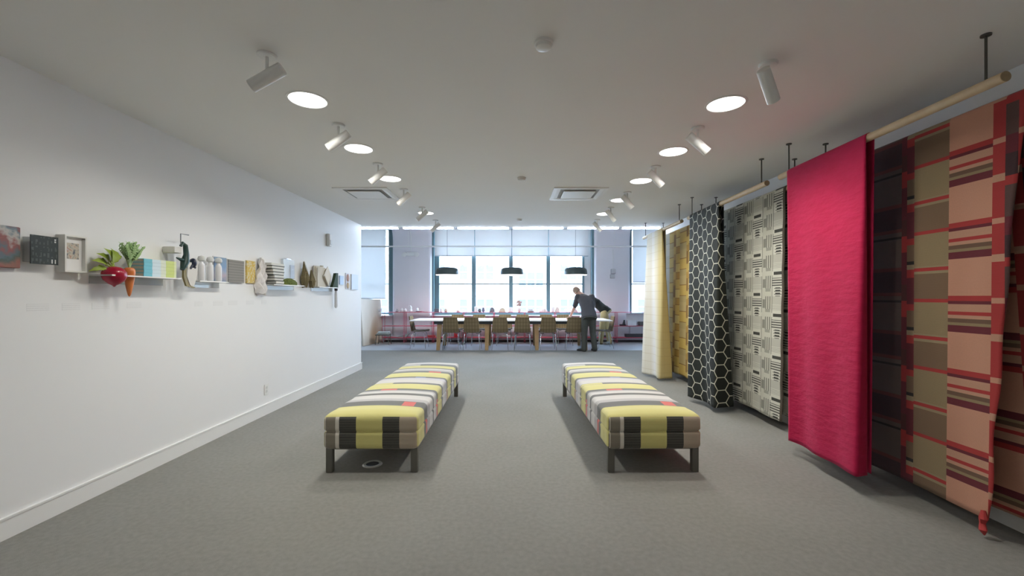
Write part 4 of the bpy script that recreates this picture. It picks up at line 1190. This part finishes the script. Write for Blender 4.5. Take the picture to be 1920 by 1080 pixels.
# black lettered panel standing off the wall
m, t = newmat('black_letter_print', 0.5)
ox, oy, oz = t.obj()
cu = t.m('MULTIPLY', oy, 48.0); cv = t.m('MULTIPLY', oz, 27.0)
nn = t.noise(1.0, 1, t.comb(t.m('FLOOR', t.m('MULTIPLY', oy, 95.0)), t.m('FLOOR', t.m('MULTIPLY', oz, 62.0)), 3.3))
bar = t.mul(t.m('GREATER_THAN', nn, 0.52), t.band(t.m('FRACT', cu), 0.25, 0.8), t.band(t.m('FRACT', cv), 0.12, 0.86))
c = t.mix(t.m('MULTIPLY', bar, 0.16), (0.012, 0.018, 0.012), (0.35, 0.37, 0.33))
dots = t.mul(t.band(oy, 0.128, 0.137), t.mx(t.band(oz, 0.147, 0.155), t.band(oz, 0.134, 0.143)))
dots = t.mx(dots, t.mul(t.mx(t.band(oy, 0.112, 0.118), t.band(oy, 0.130, 0.136)), t.band(oz, 0.008, 0.032)))
c = t.mix(dots, c, (0.7, 0.7, 0.66))
t.base(c)
r = at('lettered_panel', 2.449, 1.540, 'small black panel with rows of pale lettering standing off the wall', 'panel')
MB().box(0.056, 0.060, 0, 0.15, 0, 0.168).build('printed_face', m, r)
MB().box(0.001, 0.056, 0.012, 0.138, 0.012, 0.156).build('standoff', ACR, r)
# white box frame with a small print
r = at('picture_frame', 2.638, 1.503, 'white box frame holding a small faded picture on a wide mat', 'picture')
fy, fz, fd = 0.136, 0.232, 0.060
WFR = plain('frame_white', (0.74, 0.73, 0.70), 0.4)
for (a, b_, c_, d_) in ((0, 0.010, 0, fz), (fy - 0.010, fy, 0, fz), (0.010, fy - 0.010, 0, 0.010), (0.010, fy - 0.010, fz - 0.010, fz)):
    MB().box(0.001, fd, a, b_, c_, d_).build('frame_rail', WFR, r)
MB().box(0.02, 0.036, 0.010, fy - 0.010, 0.010, fz - 0.010).build('mat_board', plain('mat_white', (0.80, 0.80, 0.80), 0.8), r)
m, t = newmat('faded_print', 0.7)
t.base(t.ramp(t.noise(46, 4), [(0.3, (0.12, 0.14, 0.18)), (0.45, (0.45, 0.42, 0.36)), (0.55, (0.55, 0.50, 0.42)), (0.65, (0.40, 0.22, 0.16)), (0.75, (0.50, 0.50, 0.52))], 'LINEAR'))
MB().box(0.036, 0.038, 0.030, fy - 0.030, 0.085, 0.185).build('print', m, r)
# first shelf with vegetables and books
acrylic_shelf(2.845, 3.445, 1.498, 0.155, 'clear acrylic shelf carrying the beet, the carrot and the book stack')
LEAF = plain('beet_leaf', (0.27, 0.36, 0.04), 0.5, var=0.35, scale=30)
FERN = plain('carrot_leaf', (0.36, 0.52, 0.25), 0.6, var=0.25, scale=40)
r = at('beet', 2.915, 1.49, 'big glossy crimson beet with green leaves set through the clear shelf', 'vegetable')
MB().lathe([(0.003, -0.074), (0.012, -0.064), (0.036, -0.050), (0.058, -0.028), (0.069, 0.0), (0.067, 0.026), (0.054, 0.048), (0.030, 0.062), (0.006, 0.066)], c=(0.105, 0, 0), n=28).build('root', plain('beet_skin', (0.33, 0.004, 0.03), 0.18, var=0.15), r, True)
def leaf(b, base, tip, width, cup=0.25, wob=0.0, n=7):
    base = Vector(base); tip = Vector(tip); d = tip - base; s_ = d.cross(Vector((0.8, 0.2, 0.5))).normalized(); nrm = s_.cross(d).normalized()
    vs = []; fs = []
    for i in range(n + 1):
        q = i / n; w = width * math.sin(PI * min(1, q ** 0.75)) * (1 + wob * math.sin(q * 19)) + 0.001
        p = base + d * q + nrm * (0.18 * d.length * math.sin(q * PI))
        vs += [p - s_ * w + nrm * cup * w, p, p + s_ * w + nrm * cup * w]
    for i in range(n):
        a = i * 3
        fs += [(a, a + 1, a + 4, a + 3), (a + 1, a + 2, a + 5, a + 4)]
    b._add(vs, fs)
for (dx, dy, dz, w_) in ((-0.02, -0.055, 0.125, 0.042), (-0.03, 0.005, 0.13, 0.040), (-0.02, -0.105, 0.085, 0.032), (-0.02, -0.135, 0.035, 0.026), (-0.03, -0.145, -0.035, 0.018), (-0.05, 0.035, 0.12, 0.030)):
    b = MB(); b.tube([(0.105, 0, 0.055), (0.105 + dx * 0.4, dy * 0.4, 0.06 + dz * 0.35)], 0.004, 6)
    leaf(b, (0.105 + dx * 0.3, dy * 0.3, 0.06 + dz * 0.25), (0.105 + dx, dy, 0.06 + dz), w_, 0.3, 0.18)
    b.build('leaf', LEAF, r, True)
r = at('carrot', 3.03, 1.49, 'orange carrot with feathery green top pointing down through the clear shelf', 'vegetable')
MB().lathe([(0.002, -0.140), (0.009, -0.128), (0.016, -0.095), (0.024, -0.050), (0.030, -0.010), (0.034, 0.030), (0.033, 0.052), (0.022, 0.064), (0.006, 0.066)], c=(0.105, 0, 0), n=24).build('root', plain('carrot_skin', (0.62, 0.19, 0.05), 0.35, var=0.12, scale=30), r, True)
for k in range(9):
    a = -1.25 + 2.5 * k / 8; b = MB()
    tipy = 0.085 * math.sin(a); tz = 0.065 + 0.165 * (0.62 + 0.38 * math.cos(a)); bx = 0.105 + 0.03 * math.sin(k * 2.1)
    b.tube([(0.105, 0, 0.06), ((0.105 + bx) / 2, tipy * 0.3, 0.06 + (tz - 0.06) * 0.5), (bx, tipy, tz)], [0.004, 0.003, 0.002], 6)
    for q in range(7):
        f_ = 0.42 + 0.58 * q / 6
        p = (0.105 + (bx - 0.105) * f_, tipy * f_ * (0.6 + 0.4 * f_), 0.06 + (tz - 0.06) * f_)
        for sg in (-1, 1):
            leaf(b, p, (p[0] + 0.012, p[1] + sg * (0.022 + 0.008 * math.sin(q)), p[2] + 0.022), 0.008, 0.2, 0.4, 3)
    b.build('frond', FERN, r, True)
m, t = newmat('book_spine', 0.45)
ox, oy, oz = t.obj()
c = t.ramp(t.m('DIVIDE', oy, 0.30), [(0, (0.16, 0.50, 0.60)), (0.24, (0.62, 0.74, 0.80)), (0.50, (0.68, 0.72, 0.58)), (0.66, (0.56, 0.64, 0.18)), (0.93, (0.68, 0.72, 0.40))])
t.base(c); SPINE = m
PAGES = plain('book_pages', (0.60, 0.56, 0.48), 0.8, var=0.1, scale=90)
for k in range(5):
    r = at('book', 3.125 + 0.002 * (k % 2), 1.4985 + k * 0.0262, 'book with blue, white and yellow spine, %s from the bottom of the shelf stack' % ORD[k], 'book', 'books stacked on the clear shelf')
    MB().box(0.012, 0.121, 0.003, 0.297, 0.003, 0.0225).build('pages', PAGES, r)
    MB().box(0.010, 0.126, 0.0, 0.30, 0.0, 0.003).build('cover', SPINE, r)
    MB().box(0.010, 0.126, 0.0, 0.30, 0.0225, 0.0255).build('cover', SPINE, r)
    MB().box(0.121, 0.126, 0.0, 0.30, 0.003, 0.0225).build('spine', SPINE, r)
# green crank device
DGN = plain('dark_green_enamel', (0.022, 0.055, 0.050), 0.35)
OLV_ = plain('olive_strap', (0.24, 0.20, 0.085), 0.5, var=0.2)
r = at('crank_device', 3.56, 1.42, 'dark green crank device with olive strap and white pouch fixed to the wall', 'device')
MB().bbox(0.001, 0.10, -0.12, -0.04, 0.285, 0.335, 0.004).build('mount_block', plain('mount_white', (0.66, 0.65, 0.62), 0.5), r)
MB().tube([(0.10, -0.055, 0.34), (0.10, -0.055, 0.445), (0.10, 0.03, 0.447)], 0.0045, 8).build('crank_rod', plain('crank_grey', (0.22, 0.24, 0.25), 0.4, 0.5), r, True)
b = MB(); b.tube([(0.10, -0.055, 0.345), (0.10, -0.035, 0.372), (0.10, -0.005, 0.355), (0.10, 0.005, 0.28), (0.10, -0.01, 0.215), (0.10, -0.04, 0.15)], [0.011, 0.013, 0.018, 0.021, 0.032, 0.016], 12)
b.tube([(0.10, -0.10, 0.245), (0.10, -0.05, 0.232), (0.10, 0.04, 0.232)], [0.005, 0.014, 0.009], 10)
b.build('body', DGN, r, True)
b = MB(); pth = [(0.012, 0.235), (-0.022, 0.175), (-0.022, 0.09), (0.008, 0.02), (0.085, 0.004)]; vs = []; fs = []
for (yy, zz) in pth: vs += [(0.095, yy - 0.014, zz), (0.112, yy - 0.014, zz - 0.004), (0.112, yy + 0.014, zz + 0.004), (0.095, yy + 0.014, zz + 0.006)]
for i in range(len(pth) - 1):
    for k in range(4): fs.append((i * 4 + k, i * 4 + (k + 1) % 4, i * 4 + 4 + (k + 1) % 4, i * 4 + 4 + k))
fs += [(3, 2, 1, 0), (16, 17, 18, 19)]
b._add(vs, fs).build('olive_strap', OLV_, r, True)
MB().prism([(0.02, 0.22), (0.125, 0.215), (0.115, 0.09), (0.075, 0.0), (0.04, 0.03), (0.005, 0.10)], 0.088, 0.106, 'X').build('white_pouch', plain('pouch_white', (0.66, 0.65, 0.63), 0.8), r)
b = MB(); b.ball((0.10, 0.078, 0.215), 0.030, 0.022, 0.042); b.tube([(0.10, 0.04, 0.165), (0.10, 0.07, 0.20), (0.10, 0.10, 0.175)], [0.012, 0.02, 0.012], 8)
b.build('navy_knob', plain('navy_enamel', (0.02, 0.025, 0.06), 0.3), r, True)
# white bottles on the second shelf
acrylic_shelf(3.72, 4.10, 1.490, 0.10, 'short clear acrylic shelf under the three white bottles')
for k, y in enumerate((3.80, 3.91, 4.02)):
    r = at('white_bottle', y, 1.4905, ['white bottle with rounded stopper closest to the crank device', 'white bottle with rounded stopper in the middle of the three', 'white bottle with rounded stopper in front of the blue photograph'][k], 'bottle', 'white bottles on a clear shelf')
    MB().lathe([(0.022, 0), (0.026, 0.006), (0.026, 0.13), (0.022, 0.150), (0.014, 0.160), (0.014, 0.172)], c=(0.055, 0, 0), n=18).build('body', plain('bottle_white', (0.76, 0.76, 0.78), 0.35), r, True)
    MB().lathe([(0.014, 0.172), (0.027, 0.180), (0.030, 0.198), (0.024, 0.216), (0.006, 0.224)], c=(0.055, 0, 0), n=18).build('stopper', plain('stopper_grey', (0.60, 0.61, 0.60), 0.4), r, True)
# flat pieces
def card(name, y0, y1, z0, z1, mat, label, cat, th=0.012, border=None, off=0.001):
    r = at(name, y0, z0, label, cat)
    MB().box(off, off + th, 0, y1 - y0, 0, z1 - z0).build('face', mat, r)
    if border:
        MB().box(off, off + th * 0.6, -border, y1 - y0 + border, -border, z1 - z0 + border).build('backing', plain('backing_white', (0.78, 0.78, 0.78), 0.6), r)
    return r
m, t = newmat('blue_photo', 0.4)
ox, oy, oz = t.obj()
g_ = t.m('ADD', t.m('DIVIDE', oz, 0.23), t.m('MULTIPLY', t.m('SUBTRACT', t.noise(16, 3), 0.5), 0.5))
t.base(t.ramp(g_, [(0.0, (0.20, 0.22, 0.28)), (0.25, (0.42, 0.30, 0.32)), (0.42, (0.30, 0.32, 0.40)), (0.6, (0.16, 0.26, 0.42)), (1.0, (0.17, 0.25, 0.33))], 'LINEAR'))
card('photograph', 4.021, 4.194, 1.494, 1.727, m, 'blue toned photograph with a pink lower part', 'photograph', border=0.006)
m, t = newmat('grey_ribbed', 0.8)
ox, oy, oz = t.obj()
t.base(t.mix(t.m('GREATER_THAN', t.m('FRACT', t.m('MULTIPLY', oz, 38.0)), 0.7), (0.27, 0.255, 0.235), (0.20, 0.19, 0.175)))
card('grey_artwork', 4.214, 4.456, 1.492, 1.718, m, 'square grey panel with fine horizontal lines', 'panel', th=0.02, border=0.004)
m, t = newmat('yellow_motif', 0.7)
t.base(t.mix(t.m('GREATER_THAN', t.noise(44, 2), 0.52), (0.62, 0.44, 0.10), (0.66, 0.58, 0.36)))
card('yellow_artwork', 4.51, 4.66, 1.494, 1.732, m, 'narrow yellow speckled panel', 'panel', th=0.015)
# white lace bundle
r = at('lace_bundle', 4.735, 1.375, 'crumpled white lace bundle hanging down the wall', 'fabric')
b = MB(); vs = []; fs = []
NU, NV = 22, 26
for j in range(NV + 1):
    q = j / NV
    for i in range(NU + 1):
        p = i / NU; w = 0.03 + 0.06 * math.sin(min(1, q * 1.3) * PI / 2) - 0.02 * q
        vs.append((0.035 + 0.028 * math.sin(p * 19 + q * 5) * (0.4 + q) + 0.012 * math.sin(q * 23 + p * 9), (p - 0.5) * 2 * w + 0.01 * math.sin(q * 7), 0.40 * (1 - q) + 0.012 * math.sin(p * 14)))
for j in range(NV):
    for i in range(NU):
        a = j * (NU + 1) + i; fs.append((a, a + NU + 1, a + NU + 2, a + 1))
b._add(vs, fs)
o = b.build('lace', plain('lace_white', (0.84, 0.82, 0.82), 0.85, var=0.12, scale=50, bump=0.5, bscale=120), r, True)
o.modifiers.new('thickness', 'SOLIDIFY').thickness = 0.003
MB().tube([(0.001, 0.0, 0.395), (0.035, 0.0, 0.395)], 0.006, 8).build('peg', TRIMW, r)
# striped stack
acrylic_shelf(4.80, 5.50, 1.490, 0.14, 'clear acrylic shelf holding the striped stack and the moss mound')
r = at('striped_stack', 4.965, 1.4905, 'leaning stack of black and cream layers widening towards the top', 'stack')
zc = 0.0
for k in range(14):
    th = 0.009 if k % 2 == 0 else (0.026 if k % 4 == 1 else 0.022)
    w = 0.080 + 0.0042 * k; z = zc; sh = 0.010 * math.sin(k * 1.7) - 0.003 * k; zc += th + 0.0006
    MB().hexa([(0.015, -w + sh, z), (0.115, -w + sh, z), (0.115, w + sh, z), (0.015, w + sh, z), (0.015, -w + sh, z + th), (0.118, -w + sh, z + th), (0.118, w + sh, z + th), (0.015, w + sh, z + th)]).build('layer', plain('layer_dark', (0.05, 0.055, 0.045), 0.6) if k % 2 == 0 else plain('layer_cream', (0.70, 0.69, 0.64), 0.6), r)
m, t = newmat('moss', 0.95)
nz_ = t.noise(70, 4)
t.base(t.ramp(nz_, [(0.3, (0.05, 0.07, 0.012)), (0.6, (0.15, 0.19, 0.035)), (0.8, (0.22, 0.26, 0.06))], 'LINEAR')); t.bump(nz_, 1.0, 0.02)
r = at('moss_mound', 5.25, 1.4905, 'low dome of green moss on the clear shelf', 'moss')
b = MB(); vs = []; fs = []; nn = 28
for j in range(9):
    a = PI / 2 * j / 8
    for k in range(nn):
        q = 2 * PI * k / nn; wb = 1 + 0.05 * math.sin(5 * q + j) + 0.04 * math.sin(11 * q - j * 2)
        vs.append((0.072 + 0.06 * math.cos(a) * wb * math.cos(q), 0.17 * math.cos(a) * wb * math.sin(q), 0.082 * math.sin(a) * (1 + 0.03 * math.sin(7 * q))))
for j in range(8):
    for k in range(nn): fs.append((j * nn + k, j * nn + (k + 1) % nn, j * nn + nn + (k + 1) % nn, j * nn + nn + k))
fs.append(tuple(range(nn))[::-1])
b._add(vs, fs).build('moss', m, r, True)
r = at('clear_box', 5.36, 1.575, 'tall clear acrylic case with a pale blue sheet above the moss', 'case')
MB().box(0.001, 0.03, -0.16, 0.11, 0.0, 0.235).build('case', ACR, r)
MB().box(0.030, 0.033, 0.0, 0.10, 0.005, 0.17).build('blue_sheet', plain('sheet_blue', (0.50, 0.58, 0.72), 0.6), r)
MB().box(0.001, 0.04, -0.10, 0.0, 0.235, 0.245).build('metal_clip', CHROME, r)
# dried brushes
GRASS = plain('dried_grass', (0.20, 0.165, 0.085), 0.9, var=0.35, scale=80)
for k, (y, h, w, lab) in enumerate(((5.70, 0.36, 0.075, 'tall tied bunch of dried brown grass'), (5.90, 0.26, 0.075, 'short tied bunch of dried brown grass next to the tall one'))):
    r = at('grass_bunch', y, 1.465, lab, 'grass')
    b = MB()
    for q in range(60):
        a = random.uniform(-1, 1); z0 = random.uniform(0.0, 0.05); zt = h * random.uniform(0.55, 1.0) * (1 - 0.45 * abs(a))
        xx = 0.02 + random.uniform(0, 0.05)
        b.tube([(xx, a * w * 0.40, z0), (xx + 0.008, a * w * 0.85, h * 0.38), (0.035 + (xx - 0.045) * 0.3, a * w * 0.12, h * random.uniform(0.75, 1.0))], [0.003, 0.006, 0.001], 5)
    b.build('stems', GRASS, r)
    MB().lathe([(0.030, 0.0), (0.034, 0.004), (0.030, 0.008)], c=(0.04, 0, 0.20 if k == 0 else 0.12), n=14).build('tie', plain('twine', (0.35, 0.28, 0.16), 0.9), r)
    MB().tube([(0.001, 0, h * 0.7), (0.03, 0, h * 0.7)], 0.004, 6).build('peg', CHROME, r)
# folded paper form, green wedge
acrylic_shelf(5.97, 6.66, 1.487, 0.12, 'clear acrylic shelf holding the folded paper and the green wedge')
r = at('folded_paper', 6.0, 1.4875, 'cream folded paper form with an angled flap', 'paper')
PAP = plain('cream_paper', (0.60, 0.56, 0.48), 0.8)
for k in range(3):
    MB().box(0.020 + 0.012 * k, 0.028 + 0.012 * k, 0.03 * k, 0.30 + 0.03 * k, 0, 0.30 - 0.012 * k).build('sheet', PAP, r)
MB().prism([(0.22, 0.16), (0.36, 0.31), (0.50, 0.16), (0.38, 0.02)], 0.060, 0.068, 'X').build('flap', plain('cream_paper_light', (0.70, 0.66, 0.58), 0.8), r)
MB().prism([(0.22, 0.16), (0.36, 0.02), (0.38, 0.03), (0.24, 0.17)], 0.068, 0.084, 'X').build('fold_edge', PAP, r)
MB().bbox(0.02, 0.05, 0.20, 0.26, 0.302, 0.312, 0.002).build('clip', OLV_, r)
r = at('green_wedge', 6.42, 1.4875, 'dark green triangular wedge behind the folded paper', 'wedge')
MB().prism([(0.0, 0.0), (0.20, 0.0), (0.20, 0.225), (0.13, 0.22), (0.07, 0.10)], 0.072, 0.115, 'X').build('wedge_body', plain('wedge_green', (0.014, 0.034, 0.012), 0.8), r)
MB().box(0.0715, 0.116, 0.19, 0.201, 0.0, 0.226).build('dark_edge', BLACK, r)
# long brush
r = at('long_brush', 6.70, 1.17, 'long upright brush with black ferrule and white handle', 'brush')
MB().tube([(0.05, 0, 0.0), (0.05, 0, 0.02), (0.05, 0, 0.22), (0.05, 0, 0.27)], [0.012, 0.026, 0.024, 0.020], 12).build('white_handle', plain('handle_white', (0.74, 0.76, 0.80), 0.35), r, True)
MB().tube([(0.05, 0, 0.27), (0.05, 0, 0.40), (0.05, 0, 0.48)], [0.024, 0.028, 0.022], 12).build('black_ferrule', BLACK, r, True)
MB().tube([(0.001, 0, 0.35), (0.03, 0, 0.35)], 0.006, 6).build('peg', CHROME, r)
card('blue_card', 6.93, 7.08, 1.545, 1.69, plain('card_blue', (0.42, 0.55, 0.75), 0.5), 'small pale blue card', 'card', th=0.02)
r = at('oval_plaque', 7.19, 1.478, 'pale plaque with two tan oval stones', 'plaque')
MB().box(0.001, 0.012, 0, 0.16, 0, 0.27).build('backing', plain('plaque_pale', (0.66, 0.66, 0.72), 0.6), r)
MB().ball((0.016, 0.08, 0.19), 0.014, 0.055, 0.065).build('upper_stone', plain('stone_rose', (0.44, 0.27, 0.22), 0.6), r, True)
MB().ball((0.016, 0.08, 0.06), 0.014, 0.055, 0.052).build('lower_stone', plain('stone_tan', (0.48, 0.36, 0.22), 0.6), r, True)
card('white_card', 7.43, 7.74, 1.475, 1.738, plain('card_pale_blue', (0.56, 0.64, 0.80), 0.5), 'pale blue white card at the end of the display wall', 'card', th=0.02, border=0.004)
# captions: faint vinyl lettering lines
m, t = newmat('caption_lettering', 0.6)
ox, oy, oz = t.obj()
rows = t.band(t.m('FRACT', t.m('MULTIPLY', oz, 80.0)), 0.25, 0.65)
let = t.m('GREATER_THAN', t.noise(1.0, 2, t.comb(t.m('MULTIPLY', oy, 300.0), t.m('FLOOR', t.m('MULTIPLY', oz, 80.0)), 0.0)), 0.42)
t.base(t.mix(t.m('MULTIPLY', t.mul(rows, let), 0.2), (0.80, 0.80, 0.80), (0.35, 0.35, 0.36)))
CAPM = m
caps = [(2.482, 2.602, 'the black lettered panel'), (2.676, 2.788, 'the white picture frame'), (2.866, 2.991, 'the beet'), (3.127, 3.248, 'the book stack'), (3.792, 3.890, 'the white bottles'),
        (4.028, 4.162, 'the blue photograph'), (4.240, 4.379, 'the grey panel'), (4.528, 4.66, 'the yellow panel'), (4.80, 4.90, 'the lace bundle')]
for (a, b_, nm) in caps:
    o = MB().box(0.0002, 0.001, 0, b_ - a, 0, 0.044).build('wall_caption', CAPM); o.location = (LX, a, 1.262)
    tag(o, 'faint grey caption lettering on the wall below %s' % nm, 'caption', 'wall captions')
# fittings on the display wall
r = at('wall_device', 6.45, 2.11, 'small white rounded wall device high above the dried grass', 'device')
MB().bbox(0.001, 0.055, 0, 0.10, 0, 0.195, 0.012).build('body', TRIMW, r)
MB().bbox(0.055, 0.062, 0.02, 0.08, 0.03, 0.10, 0.003).build('front_plate', plain('device_plate', (0.70, 0.71, 0.72), 0.3), r)
r = at('wall_outlet', 4.85, 0.225, 'white wall outlet plate above the baseboard', 'outlet')
plate = MB().bbox(0.0005, 0.007, 0, 0.078, 0, 0.120, 0.002).build('plate', TRIMW, r)
for zz in (0.026, 0.068):
    MB().bbox(0.007, 0.010, 0.022, 0.056, zz, zz + 0.028, 0.001).build('socket', plain('socket_face', (0.62, 0.62, 0.60), 0.4), plate)
